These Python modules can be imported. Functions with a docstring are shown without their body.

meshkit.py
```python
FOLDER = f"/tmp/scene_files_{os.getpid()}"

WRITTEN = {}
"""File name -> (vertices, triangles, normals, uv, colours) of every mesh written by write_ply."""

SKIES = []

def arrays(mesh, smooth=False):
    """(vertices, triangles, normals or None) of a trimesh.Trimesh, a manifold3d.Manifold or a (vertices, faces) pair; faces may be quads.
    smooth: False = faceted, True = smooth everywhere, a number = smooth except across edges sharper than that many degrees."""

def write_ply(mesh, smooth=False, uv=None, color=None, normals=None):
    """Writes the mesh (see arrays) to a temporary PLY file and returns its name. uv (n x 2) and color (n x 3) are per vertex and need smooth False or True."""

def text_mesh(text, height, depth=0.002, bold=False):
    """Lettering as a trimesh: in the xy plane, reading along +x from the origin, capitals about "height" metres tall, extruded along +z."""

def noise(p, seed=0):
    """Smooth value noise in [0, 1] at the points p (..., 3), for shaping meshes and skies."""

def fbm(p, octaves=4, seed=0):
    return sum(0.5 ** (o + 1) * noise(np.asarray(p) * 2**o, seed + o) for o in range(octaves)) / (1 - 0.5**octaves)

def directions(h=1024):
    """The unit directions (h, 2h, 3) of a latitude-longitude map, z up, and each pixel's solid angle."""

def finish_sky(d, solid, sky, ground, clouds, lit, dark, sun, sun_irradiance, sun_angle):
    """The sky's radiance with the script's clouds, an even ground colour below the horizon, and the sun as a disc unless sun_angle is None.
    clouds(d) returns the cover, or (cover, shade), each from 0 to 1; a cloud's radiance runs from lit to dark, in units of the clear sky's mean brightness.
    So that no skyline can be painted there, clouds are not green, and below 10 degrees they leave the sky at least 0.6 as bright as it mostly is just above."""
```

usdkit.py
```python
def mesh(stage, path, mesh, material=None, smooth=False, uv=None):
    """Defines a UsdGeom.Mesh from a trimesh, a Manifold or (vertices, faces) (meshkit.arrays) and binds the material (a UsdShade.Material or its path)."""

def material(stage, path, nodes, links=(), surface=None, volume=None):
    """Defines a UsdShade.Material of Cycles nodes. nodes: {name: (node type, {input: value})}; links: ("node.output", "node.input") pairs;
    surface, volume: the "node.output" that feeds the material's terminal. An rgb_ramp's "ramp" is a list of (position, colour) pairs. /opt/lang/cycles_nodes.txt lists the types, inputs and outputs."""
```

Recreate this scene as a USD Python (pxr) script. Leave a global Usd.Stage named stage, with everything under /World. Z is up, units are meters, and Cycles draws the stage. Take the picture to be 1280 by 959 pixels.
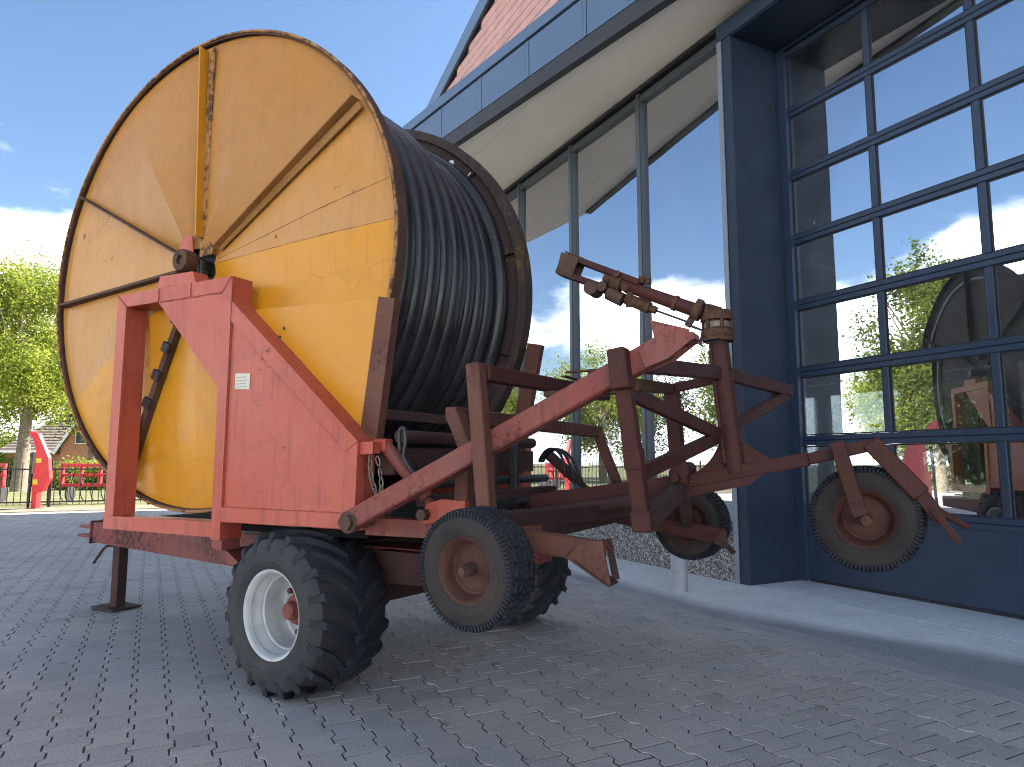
import math, random
import numpy as np
import trimesh
import usdkit, meshkit
from shapely.geometry import Polygon
from pxr import Usd, UsdGeom, UsdLux, UsdShade, Gf, Sdf, Vt

random.seed(7)
rng = np.random.default_rng(7)
PI = math.pi
stage = Usd.Stage.CreateInMemory()
UsdGeom.SetStageUpAxis(stage, 'Z')
UsdGeom.SetStageMetersPerUnit(stage, 1.0)
UsdGeom.Xform.Define(stage, '/World')
UsdGeom.Scope.Define(stage, '/World/Looks')

# ------------------------------------------------------------------ camera, sky, sun, exposure
CAM_H = 1.25
cam = UsdGeom.Camera.Define(stage, '/World/camera')
cam.CreateHorizontalApertureAttr(36.0)
cam.CreateVerticalApertureAttr(27.0)
cam.CreateFocalLengthAttr(36.0 * 870.0 / 1280.0)
cam.CreateFStopAttr(0.0)
cam.CreateExposureAttr(2.45)
cam.AddTranslateOp().Set(Gf.Vec3d(0, 0, CAM_H))
cam.AddRotateXOp().Set(90.0 + 6.39)

SUN_AZ = math.radians(62.0)          # from the view axis towards the right (the building's back)
SUN_EL = math.radians(40.0)
sun_dir = Gf.Vec3d(math.sin(SUN_AZ) * math.cos(SUN_EL), math.cos(SUN_AZ) * math.cos(SUN_EL), math.sin(SUN_EL))
sun = UsdLux.DistantLight.Define(stage, '/World/sun')
sun.CreateIntensityAttr(1.25)
sun.CreateNormalizeAttr(True)
sun.CreateAngleAttr(0.5)
sun.CreateColorAttr(Gf.Vec3f(1.0, 0.93, 0.82))
sun.AddOrientOp(UsdGeom.XformOp.PrecisionDouble).Set(Gf.Quatd(Gf.Rotation(Gf.Vec3d(0, 0, 1), sun_dir).GetQuat()))

sky_mat = usdkit.material(stage, '/World/Looks/sky', {
    'sky': ('sky_texture', {'sky_type': 'single_scattering', 'sun_disc': False, 'sun_elevation': SUN_EL,
                            'sun_rotation': math.atan2(sun_dir[0], sun_dir[1]), 'altitude': 0.0,
                            'air_density': 1.0, 'aerosol_density': 0.6, 'ozone_density': 1.6}),
    'sat': ('hsv', {'saturation': 1.08, 'value': 0.76}),
    'geo': ('texture_coordinate', {}),
    'sep': ('separate_xyz', {}),
    'map': ('mapping', {'mapping_type': 'point', 'scale': (1.0, 1.0, 2.4), 'location': (-37.8, 20.28, 3.05)}),
    'n': ('noise_texture', {'scale': 1.5, 'detail': 9.0, 'roughness': 0.56}),
    'band': ('map_range', {'range_type': 'linear', 'from_min': 0.03, 'from_max': 0.36, 'to_min': 0.115, 'to_max': -0.045, 'clamp': True}),
    'sum': ('math', {'math_type': 'add'}),
    'cov': ('map_range', {'range_type': 'smoothstep', 'from_min': 0.51, 'from_max': 0.64, 'to_min': 0.0, 'to_max': 0.97, 'clamp': True}),
    'mix': ('mix_color', {'blend_type': 'mix', 'b': (19.0, 19.3, 20.0), 'use_clamp': False}),
    'bg': ('background_shader', {'strength': 0.06}),
}, [('geo.generated', 'sep.vector'), ('geo.generated', 'map.vector'), ('map.vector', 'n.vector'),
    ('sep.z', 'band.value'), ('n.fac', 'sum.value1'), ('band.result', 'sum.value2'), ('sum.value', 'cov.value'),
    ('cov.result', 'mix.fac'), ('sky.color', 'sat.color'), ('sat.color', 'mix.a'), ('mix.result', 'bg.color')], surface='bg.background')
dome = UsdLux.DomeLight.Define(stage, '/World/sky')
dome.CreateIntensityAttr(1.0)
UsdShade.MaterialBindingAPI.Apply(dome.GetPrim()).Bind(sky_mat)
dome.GetPrim().SetCustomDataByKey('kind', 'structure')

# ------------------------------------------------------------------ frames
MA = math.radians(62.58)   # machine axis
U = np.array([math.sin(MA), -math.cos(MA), 0.0]); V = np.array([math.cos(MA), math.sin(MA), 0.0])
M_ROT = math.degrees(math.atan2(U[1], U[0]))
WA = math.radians(27.29)   # building wall axis
WD = np.array([-math.sin(WA), math.cos(WA), 0.0]); WN = np.array([math.cos(WA), math.sin(WA), 0.0])
B_ROT = math.degrees(math.atan2(-WD[1], -WD[0]))


def dn(d, n, z=0.0):
    """building coordinates (along the wall, away from the camera side, up) to world"""
    return WD * d + WN * n + np.array([0, 0, z])


# ------------------------------------------------------------------ prim helpers
used = {}


def numbered(parent, name):
    k = used.get((parent, name), -1) + 1
    used[(parent, name)] = k
    return f'{parent}/{name}' if k == 0 else f'{parent}/{name}_{k:03d}'


def keys(prim, label=None, category=None, group=None, kind=None):
    for k, v in (('label', label), ('category', category), ('group', group), ('kind', kind)):
        if v:
            prim.SetCustomDataByKey(k, v)


def put(parent, name, mesh, mat, smooth=30, origin=None, label=None, category=None, group=None, kind=None, tint=None):
    path = numbered(parent, name)
    if isinstance(mesh, (list, tuple)) and len(mesh) and isinstance(mesh[0], trimesh.Trimesh):
        mesh = trimesh.util.concatenate(mesh)
    if origin is not None:
        mesh = mesh.copy(); mesh.apply_translation(-np.asarray(origin, float))
    m = usdkit.mesh(stage, path, mesh, mat, smooth=smooth)
    if tint is not None:
        UsdGeom.PrimvarsAPI(m).CreatePrimvar('tint', Sdf.ValueTypeNames.FloatArray, 'vertex').Set(Vt.FloatArray.FromNumpy(np.asarray(tint, np.float32)))
    keys(m.GetPrim(), label, category, group, kind)
    return path


class Thing:
    def __init__(self, name, label=None, category=None, frame='W', origin=(0, 0, 0), group=None, kind=None):
        self.path = numbered('/World', name)
        self.o = np.array(origin, float)
        x = UsdGeom.Xform.Define(stage, self.path)
        if frame == 'M':
            w = U * self.o[0] + V * self.o[1] + np.array([0, 0, self.o[2]]); r = M_ROT
        elif frame == 'B':
            w = -WD * self.o[0] + WN * self.o[1] + np.array([0, 0, self.o[2]]); r = B_ROT
        else:
            w = self.o; r = 0.0
        x.AddTranslateOp().Set(Gf.Vec3d(*map(float, w)))
        if r:
            x.AddRotateZOp().Set(r)
        keys(x.GetPrim(), label, category, group, kind)

    def part(self, name, mesh, mat, smooth=30, parent=None, label=None, kind=None, tint=None):
        return put(parent or self.path, name, mesh, mat, smooth, self.o, label=label, kind=kind, tint=tint)


# ------------------------------------------------------------------ mesh helpers
def box(x0, x1, y0, y1, z0, z1, b=0.0):
    sx, sy, sz = abs(x1 - x0), abs(y1 - y0), abs(z1 - z0)
    c = ((x0 + x1) / 2, (y0 + y1) / 2, (z0 + z1) / 2)
    m = chamfer(sx, sy, sz, b)
    m.apply_translation(c)
    return m


def chamfer(sx, sy, sz, b=0.0):
    if b <= 0:
        return trimesh.creation.box((sx, sy, sz))
    b = min(b, 0.3 * min(sx, sy, sz))
    hx, hy, hz = sx / 2, sy / 2, sz / 2
    pts = []
    for i in (-1, 1):
        for j in (-1, 1):
            for k in (-1, 1):
                pts += [(i * (hx - b), j * (hy - b), k * hz), (i * (hx - b), j * hy, k * (hz - b)), (i * hx, j * (hy - b), k * (hz - b))]
    return trimesh.convex.convex_hull(np.array(pts))


def orient(p, q, up=(0, 0, 1)):
    p, q = np.asarray(p, float), np.asarray(q, float)
    x = q - p; L = np.linalg.norm(x); x = x / L
    up = np.asarray(up, float)
    if abs(x @ up) > 0.97:
        up = np.array([1.0, 0, 0]) if abs(x[0]) < 0.9 else np.array([0, 1.0, 0])
    y = np.cross(up, x); y /= np.linalg.norm(y); z = np.cross(x, y)
    T = np.eye(4); T[:3, 0], T[:3, 1], T[:3, 2], T[:3, 3] = x, y, z, (p + q) / 2
    return T, L


def beam(p, q, w, h, b=0.006, up=(0, 0, 1)):
    """box bar from p to q: w across (sideways), h along up"""
    T, L = orient(p, q, up)
    m = chamfer(L, w, h, b); m.apply_transform(T)
    return m


def tube(p, q, r, n=16, r2=None):
    p, q = np.asarray(p, float), np.asarray(q, float)
    T, L = orient(p, q)
    a = np.arange(n) * 2 * PI / n
    r2 = r if r2 is None else r2
    v = [(-L / 2, r * math.cos(t), r * math.sin(t)) for t in a] + [(L / 2, r2 * math.cos(t), r2 * math.sin(t)) for t in a] + [(-L / 2, 0, 0), (L / 2, 0, 0)]
    f = []
    for i in range(n):
        j = (i + 1) % n
        f += [(i, j, n + j), (i, n + j, n + i), (2 * n, j, i), (2 * n + 1, n + i, n + j)]
    m = trimesh.Trimesh(np.array(v), np.array(f), process=False); m.apply_transform(T)
    return m


def sweep(points, r, n=10, closed=False):
    p = np.asarray(points, float); k = len(p)
    t = (np.roll(p, -1, 0) - np.roll(p, 1, 0)) if closed else np.gradient(p, axis=0)
    t /= np.linalg.norm(t, axis=1, keepdims=True)
    nrm = np.zeros_like(p); a = np.array([0, 0, 1.0]) if abs(t[0][2]) < 0.9 else np.array([1.0, 0, 0])
    for i in range(k):
        a = a - (a @ t[i]) * t[i]; a /= np.linalg.norm(a); nrm[i] = a
    bn = np.cross(t, nrm); ang = np.arange(n) * 2 * PI / n
    rr = np.broadcast_to(r, (k,))
    v = p[:, None] + rr[:, None, None] * (np.cos(ang)[None, :, None] * nrm[:, None] + np.sin(ang)[None, :, None] * bn[:, None])
    v = v.reshape(-1, 3); f = []
    for i in range(k if closed else k - 1):
        i2 = (i + 1) % k
        for j in range(n):
            j2 = (j + 1) % n
            f += [(i * n + j, i * n + j2, i2 * n + j2), (i * n + j, i2 * n + j2, i2 * n + j)]
    if not closed:
        v = np.vstack([v, p[0], p[-1]]); c0, c1 = len(v) - 2, len(v) - 1
        for j in range(n):
            j2 = (j + 1) % n
            f += [(c0, j2, j), (c1, (k - 1) * n + j, (k - 1) * n + j2)]
    return trimesh.Trimesh(v, np.array(f)[:, ::-1] if False else np.array(f), process=False)


def bez(p0, p1, p2, p3, n=14):
    t = np.linspace(0, 1, n)[:, None]
    p0, p1, p2, p3 = map(lambda a: np.asarray(a, float), (p0, p1, p2, p3))
    return (1 - t) ** 3 * p0 + 3 * (1 - t) ** 2 * t * p1 + 3 * (1 - t) * t ** 2 * p2 + t ** 3 * p3


def lathe(profile, n=48, closed=True):
    """revolve a closed (r, y) profile about the y axis"""
    pr = np.asarray(profile, float); k = len(pr)
    a = np.arange(n) * 2 * PI / n
    v = np.stack([np.outer(np.cos(a), pr[:, 0]), np.tile(pr[:, 1], (n, 1)), np.outer(np.sin(a), pr[:, 0])], -1).reshape(-1, 3)
    f = []
    for i in range(n):
        i2 = (i + 1) % n
        for j in range(k if closed else k - 1):
            j2 = (j + 1) % k
            f += [(i * k + j, i * k + j2, i2 * k + j2), (i * k + j, i2 * k + j2, i2 * k + j)]
    m = trimesh.Trimesh(v, np.array(f), process=False)
    if m.volume < 0:
        m.invert()
    return m


def plate(poly, y0, y1, holes=()):
    """polygon in (x, z), extruded between y0 and y1"""
    g = Polygon(poly, [h for h in holes])
    if not g.is_valid:
        g = g.buffer(0)
    m = trimesh.creation.extrude_polygon(g, y1 - y0, engine='earcut')
    v = np.array(m.vertices)
    m = trimesh.Trimesh(np.stack([v[:, 0], y0 + v[:, 2], v[:, 1]], 1), np.array(m.faces)[:, ::-1], process=False)
    return m


def slab(poly, z0, z1):
    m = trimesh.creation.extrude_polygon(Polygon(poly), z1 - z0, engine='earcut')
    m.apply_translation((0, 0, z0))
    return m


def rotz(m, deg, c=(0, 0, 0)):
    m = m.copy(); m.apply_transform(trimesh.transformations.rotation_matrix(math.radians(deg), (0, 0, 1), c)); return m


def moved(m, t):
    m = m.copy(); m.apply_translation(t); return m


def bolt(c, r=0.014, h=0.012, axis='y'):
    a = np.arange(6) * PI / 3
    m = tube((0, -h / 2, 0), (0, h / 2, 0), r, 6)
    if axis == 'z':
        m.apply_transform(trimesh.transformations.rotation_matrix(PI / 2, (1, 0, 0)))
    elif axis == 'x':
        m.apply_transform(trimesh.transformations.rotation_matrix(PI / 2, (0, 0, 1)))
    m.apply_translation(c)
    return m


# ------------------------------------------------------------------ materials
def look(name, nodes, links, surface='p.BSDF', volume=None):
    return usdkit.material(stage, '/World/Looks/' + name, nodes, links, surface=surface, volume=volume)


def plain(name, color, rough=0.5, metal=0.0, var=0.12, scale=6.0, bump=0.0, bscale=60.0, spec=0.5, coord='object'):
    c = np.array(color)
    nodes = {'tc': ('texture_coordinate', {}),
             'n': ('noise_texture', {'scale': scale, 'detail': 5.0, 'roughness': 0.6}),
             'r': ('rgb_ramp', {'ramp': [(0.3, tuple(c * (1 - var))), (0.7, tuple(np.minimum(c * (1 + var), 0.95)))]}),
             'p': ('principled_bsdf', {'roughness': rough, 'metallic': metal, 'specular_ior_level': spec})}
    links = [(f'tc.{coord}', 'n.vector'), ('n.fac', 'r.fac'), ('r.color', 'p.base_color')]
    if bump:
        nodes['n2'] = ('noise_texture', {'scale': bscale, 'detail': 3.0})
        nodes['b'] = ('bump', {'strength': bump, 'distance': 0.01})
        links += [(f'tc.{coord}', 'n2.vector'), ('n2.fac', 'b.height'), ('b.normal', 'p.normal')]
    return look(name, nodes, links)


def worn(name, base, faded, rust, rough=0.42, rust_at=0.66, rust_w=0.05, streak=0.5, big=1.3, fine=14.0, bump=0.25, dirt=(0.05, 0.035, 0.03), dirt_amt=0.35, scratch=0.0, dent=0.0, edge=0.0, spec=0.35):
    """old paint: sun-bleached clouds, vertical dirt runs, rust blooms along a noise threshold"""
    nodes = {
        'tc': ('texture_coordinate', {}),
        'big': ('noise_texture', {'scale': big, 'detail': 5.0, 'roughness': 0.6, 'distortion': 0.4}),
        'fade': ('rgb_ramp', {'ramp': [(0.35, base), (0.65, faded)]}),
        'ms': ('mapping', {'mapping_type': 'point', 'scale': (9.0, 9.0, 0.55)}),
        'st': ('noise_texture', {'scale': 3.0, 'detail': 5.0, 'roughness': 0.65}),
        'str': ('map_range', {'from_min': 0.52, 'from_max': 0.75, 'to_min': 0.0, 'to_max': streak, 'clamp': True}),
        'mixs': ('mix_color', {'blend_type': 'mix', 'b': rust}),
        'ru': ('noise_texture', {'scale': fine, 'detail': 7.0, 'roughness': 0.7}),
        'rl': ('noise_texture', {'scale': 2.3, 'detail': 3.0}),
        'rs': ('math', {'math_type': 'multiply_add', 'value2': 0.55}),
        'rr': ('map_range', {'from_min': rust_at, 'from_max': rust_at + rust_w, 'to_min': 0.0, 'to_max': 0.92, 'clamp': True}),
        'mixr': ('mix_color', {'blend_type': 'mix', 'b': rust}),
        'di': ('noise_texture', {'scale': 5.0, 'detail': 6.0, 'roughness': 0.7}),
        'dr': ('map_range', {'from_min': 0.52, 'from_max': 0.72, 'to_min': 0.0, 'to_max': dirt_amt, 'clamp': True}),
        'mixd': ('mix_color', {'blend_type': 'mix', 'b': dirt}),
        'rough': ('map_range', {'from_min': 0.0, 'from_max': 1.0, 'to_min': rough, 'to_max': 0.9}),
        'b': ('bump', {'strength': bump, 'distance': 0.004}),
        'p': ('principled_bsdf', {'roughness': rough, 'specular_ior_level': spec}),
    }
    if edge:
        nodes.update({'bv': ('bevel', {'samples': 4, 'radius': 0.010}), 'gn': ('geometry', {}), 'dot': ('vector_math', {'math_type': 'dot_product'}),
                      'en': ('noise_texture', {'scale': 30.0, 'detail': 5.0, 'roughness': 0.7}),
                      'ea': ('math', {'math_type': 'multiply_add', 'value2': 0.32}),
                      'em': ('map_range', {'from_min': 1.115, 'from_max': 1.055, 'to_min': 0.0, 'to_max': edge, 'clamp': True}),
                      'mixe': ('mix_color', {'blend_type': 'mix', 'b': tuple(np.array(rust) * 0.8)})})
    if dent:
        nodes.update({'dn': ('noise_texture', {'scale': 2.6, 'detail': 2.0, 'roughness': 0.45}), 'db': ('bump', {'strength': dent, 'distance': 0.05})})
    if scratch:
        nodes.update({'sm': ('mapping', {'mapping_type': 'point', 'scale': (1.0, 0.3, 0.55)}),
                      'sv': ('voronoi_texture', {'feature': 'distance_to_edge', 'scale': 5.5, 'randomness': 1.0}),
                      'sn': ('noise_texture', {'scale': 1.4, 'detail': 2.0}),
                      'sd': ('noise_texture', {'scale': 6.0, 'detail': 2.0}),
                      'sw': ('mix_color', {'blend_type': 'add', 'fac': 0.09}),
                      'sl': ('map_range', {'from_min': 0.004, 'from_max': 0.011, 'to_min': scratch, 'to_max': 0.0, 'clamp': True}),
                      'sk': ('map_range', {'from_min': 0.56, 'from_max': 0.62, 'to_min': 0.0, 'to_max': 1.0, 'clamp': True}),
                      'sx': ('math', {'math_type': 'multiply'}),
                      'mixk': ('mix_color', {'blend_type': 'mix', 'b': tuple(np.array(rust) * 1.3)})})
    links = [('tc.object', 'big.vector'), ('big.fac', 'fade.fac'), ('tc.object', 'ms.vector'), ('ms.vector', 'st.vector'),
             ('st.fac', 'str.value'), ('str.result', 'mixs.fac'), ('fade.color', 'mixs.a'),
             ('tc.object', 'ru.vector'), ('tc.object', 'rl.vector'), ('rl.fac', 'rs.value1'), ('ru.fac', 'rs.value3'), ('rs.value', 'rr.value'),
             ('rr.result', 'mixr.fac'), ('mixs.result', 'mixd.a'), ('tc.object', 'di.vector'), ('di.fac', 'dr.value'), ('dr.result', 'mixd.fac'),
             ('mixd.result', 'mixr.a'), ('mixr.result', 'p.base_color'), ('rr.result', 'rough.value'), ('rough.result', 'p.roughness'),
             ('ru.fac', 'b.height'), ('b.normal', 'p.normal')]
    if edge:
        links.remove(('mixr.result', 'p.base_color'))
        links += [('bv.bevel', 'dot.vector1'), ('gn.normal', 'dot.vector2'), ('tc.object', 'en.vector'), ('en.fac', 'ea.value1'), ('dot.value', 'ea.value3'),
                  ('ea.value', 'em.value'), ('em.result', 'mixe.fac'), ('mixr.result', 'mixe.a'), ('mixe.result', 'p.base_color')]
    if dent:
        links += [('tc.object', 'dn.vector'), ('dn.fac', 'db.height'), ('db.normal', 'b.normal')]
    if scratch:
        links.remove(('mixr.result', 'p.base_color'))
        links += [('tc.object', 'sm.vector'), ('tc.object', 'sd.vector'), ('sm.vector', 'sw.a'), ('sd.color', 'sw.b'), ('sw.result', 'sv.vector'), ('tc.object', 'sn.vector'),
                  ('sv.distance', 'sl.value'), ('sn.fac', 'sk.value'), ('sl.result', 'sx.value1'), ('sk.result', 'sx.value2'),
                  ('sx.value', 'mixk.fac'), ('mixr.result', 'mixk.a'), ('mixk.result', 'p.base_color')]
    return look(name, nodes, links)


# rust_at counts in fine + 0.55 * coarse noise (mean about 0.78)
YEL = worn('yellow_paint', (0.60, 0.235, 0.006), (0.56, 0.235, 0.020), (0.14, 0.055, 0.02), rough=0.38, rust_at=1.02, streak=0.15, big=0.9, bump=0.12, dirt=(0.36, 0.17, 0.05), dirt_amt=0.4, scratch=0.35, dent=0.45)
YELTAN = worn('bleached_yellow_paint', (0.37, 0.155, 0.026), (0.39, 0.175, 0.042), (0.16, 0.065, 0.025), rough=0.40, rust_at=1.02, streak=0.2, big=1.1, bump=0.12, dirt=(0.27, 0.125, 0.045), dirt_amt=0.5, scratch=0.3, dent=0.5)
YELOCH = worn('dull_yellow_paint', (0.46, 0.20, 0.03), (0.48, 0.225, 0.065), (0.14, 0.055, 0.02), rough=0.38, rust_at=0.99, streak=0.25, big=1.3, bump=0.12, dirt=(0.38, 0.19, 0.07), dirt_amt=0.5, scratch=0.7, dent=0.45)
RED = worn('red_paint', (0.42, 0.068, 0.036), (0.44, 0.098, 0.060), (0.12, 0.035, 0.025), rough=0.46, rust_at=0.99, streak=0.5, big=1.1, bump=0.1, dirt=(0.25, 0.05, 0.036), dirt_amt=0.6, dent=0.3)
REDRUST = worn('rusted_red_paint', (0.215, 0.045, 0.033), (0.22, 0.068, 0.05), (0.05, 0.022, 0.017), rough=0.6, rust_at=0.85, rust_w=0.16, streak=0.7, big=3.0, fine=34.0, bump=0.4, dirt=(0.12, 0.05, 0.035), dirt_amt=0.5)
CART = worn('cart_rust', (0.050, 0.0135, 0.0115), (0.070, 0.020, 0.016), (0.075, 0.031, 0.014), spec=0.22, rough=0.55, rust_at=0.84, rust_w=0.14, streak=0.4, big=4.0, fine=26.0, bump=0.5, dirt=(0.035, 0.017, 0.015), dirt_amt=0.75)
ORUST = worn('orange_rust', (0.085, 0.037, 0.017), (0.110, 0.050, 0.022), (0.035, 0.018, 0.013), rough=0.85, rust_at=0.76, rust_w=0.16, streak=0.3, big=6.0, fine=34.0, bump=0.6, dirt=(0.05, 0.025, 0.018), dirt_amt=0.6)
BROWNRED = worn('brown_red_channel', (0.105, 0.035, 0.022), (0.13, 0.05, 0.03), (0.055, 0.024, 0.017), rough=0.7, rust_at=0.82, rust_w=0.14, streak=0.5, big=3.0, fine=28.0, bump=0.4, dirt=(0.06, 0.026, 0.02), dirt_amt=0.6)
CHASR = worn('worn_chassis_red', (0.21, 0.042, 0.033), (0.18, 0.062, 0.05), (0.05, 0.022, 0.018), rough=0.65, rust_at=0.78, rust_w=0.16, streak=0.8, big=1.6, fine=24.0, bump=0.4, dirt=(0.045, 0.025, 0.02), dirt_amt=0.85)
BRUST = worn('brown_rust', (0.070, 0.036, 0.026), (0.095, 0.052, 0.036), (0.15, 0.075, 0.035), rough=0.8, rust_at=0.90, rust_w=0.12, streak=0.4, big=3.0, fine=20.0, bump=0.5, dirt=(0.03, 0.018, 0.016), dirt_amt=0.6)
FARRUST = worn('dark_far_flange', (0.028, 0.018, 0.017), (0.044, 0.027, 0.024), (0.20, 0.10, 0.022), rough=0.7, rust_at=0.93, rust_w=0.14, streak=0.4, big=2.0, fine=14.0, bump=0.4, dirt=(0.02, 0.014, 0.013), dirt_amt=0.6)
OCHRE = worn('rusted_yellow', (0.34, 0.15, 0.04), (0.36, 0.18, 0.06), (0.07, 0.03, 0.018), rough=0.7, rust_at=0.74, rust_w=0.12, streak=0.4, big=4.0, fine=20.0, bump=0.5)
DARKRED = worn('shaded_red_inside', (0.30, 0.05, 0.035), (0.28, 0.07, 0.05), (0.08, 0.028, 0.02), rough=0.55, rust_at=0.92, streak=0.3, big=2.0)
BLACKSTEEL = plain('greasy_black_steel', (0.022, 0.02, 0.02), rough=0.5, var=0.5, scale=12, bump=0.3)
RIMRUST = worn('rusty_wheel_rim', (0.060, 0.020, 0.014), (0.085, 0.034, 0.022), (0.085, 0.04, 0.018), rough=0.75, rust_at=0.80, rust_w=0.2, streak=0.2, big=5.0, fine=20.0, bump=0.4, dirt=(0.03, 0.018, 0.015), dirt_amt=0.6)
RIBBROWN = worn('brown_ochre_rib', (0.25, 0.115, 0.028), (0.29, 0.14, 0.04), (0.12, 0.05, 0.02), rough=0.55, rust_at=0.93, rust_w=0.15, streak=0.3, big=4.0, fine=24.0, bump=0.2, dirt=(0.16, 0.075, 0.025), dirt_amt=0.5)
SOOT = plain('oily_black_deck', (0.012, 0.011, 0.010), rough=0.95, var=0.4, spec=0.05)
DIRTY = worn('dirty_frame', (0.045, 0.022, 0.019), (0.07, 0.032, 0.026), (0.05, 0.024, 0.018), rough=0.8, rust_at=0.78, rust_w=0.12, streak=0.5, big=3.0, bump=0.4)
HOSE = look('black_hose', {
    'tc': ('texture_coordinate', {}),
    'n': ('noise_texture', {'scale': 3.5, 'detail': 6.0, 'roughness': 0.65}),
    'r': ('rgb_ramp', {'ramp': [(0.35, (0.007, 0.0072, 0.008)), (0.72, (0.019, 0.0195, 0.021))]}),
    'rr': ('map_range', {'from_min': 0.3, 'from_max': 0.7, 'to_min': 0.26, 'to_max': 0.46}),
    'n2': ('noise_texture', {'scale': 40.0, 'detail': 4.0}),
    'b': ('bump', {'strength': 0.08, 'distance': 0.004}),
    'p': ('principled_bsdf', {})},
    [('tc.object', 'n.vector'), ('n.fac', 'r.fac'), ('r.color', 'p.base_color'), ('n.fac', 'rr.value'), ('rr.result', 'p.roughness'),
     ('tc.object', 'n2.vector'), ('n2.fac', 'b.height'), ('b.normal', 'p.normal')])
TYRE = worn('black_tyre', (0.022, 0.022, 0.023), (0.038, 0.036, 0.034), (0.065, 0.058, 0.05), rough=0.7, rust_at=0.92, rust_w=0.25, streak=0.05, big=4.0, fine=12.0, bump=0.15, dirt=(0.016, 0.016, 0.017), dirt_amt=0.5)
TYREDUST = worn('dusty_tyre', (0.020, 0.017, 0.016), (0.040, 0.028, 0.022), (0.09, 0.042, 0.022), rough=0.85, rust_at=0.92, rust_w=0.2, streak=0.1, big=5.0, fine=9.0, bump=0.2, dirt=(0.03, 0.028, 0.028), dirt_amt=0.5)
TREAD = plain('tyre_tread', (0.018, 0.020, 0.025), spec=0.3, rough=0.75, var=0.35, scale=9, bump=0.3, bscale=60)
RIMWHITE = worn('white_rim_paint', (0.50, 0.50, 0.48), (0.40, 0.40, 0.385), (0.22, 0.13, 0.08), rough=0.35, rust_at=1.0, streak=0.1, big=6.0, bump=0.05, dirt=(0.3, 0.28, 0.25), dirt_amt=0.35)
GALV = worn('galvanised_steel', (0.27, 0.285, 0.31), (0.36, 0.375, 0.40), (0.20, 0.21, 0.22), rough=0.4, rust_at=0.95, streak=0.25, big=7.0, bump=0.05, dirt=(0.3, 0.3, 0.3), dirt_amt=0.3)
CHAIN = plain('chain_steel', (0.20, 0.16, 0.12), rough=0.6, metal=0.5, var=0.4, scale=40)
PAPER = plain('cream_sticker', (0.52, 0.48, 0.36), rough=0.4, var=0.06)
INK = plain('sticker_print', (0.22, 0.23, 0.18), rough=0.5)
BLUEFRAME = plain('anthracite_blue_frame', (0.022, 0.036, 0.064), rough=0.42, spec=0.35, var=0.08, scale=3, bump=0.02)
BLUEDARK = plain('dark_blue_cladding', (0.016, 0.027, 0.046), rough=0.55, spec=0.25, var=0.1, scale=2)
MULL = plain('dark_grey_aluminium', (0.055, 0.068, 0.08), rough=0.4, metal=0.2, var=0.06)
TRIM = plain('light_grey_trim', (0.16, 0.185, 0.21), rough=0.4, metal=0.2, var=0.06)
RUBBER = plain('black_gasket', (0.010, 0.010, 0.012), rough=0.6)
FASC = plain('blue_fascia_metal', (0.085, 0.128, 0.20), rough=0.42, metal=0.1, var=0.06, scale=1.2, bump=0.02, bscale=8)
FASCDARK = plain('black_reveal', (0.022, 0.023, 0.026), rough=0.6)
SOFF = plain('beige_soffit_board', (0.80, 0.70, 0.57), rough=0.7, var=0.05, scale=1.0)
PINK = plain('red_cedar_board', (0.44, 0.235, 0.20), rough=0.65, var=0.16, scale=3.0)
ROOFM = plain('dark_roof', (0.06, 0.06, 0.065), rough=0.7)
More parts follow.
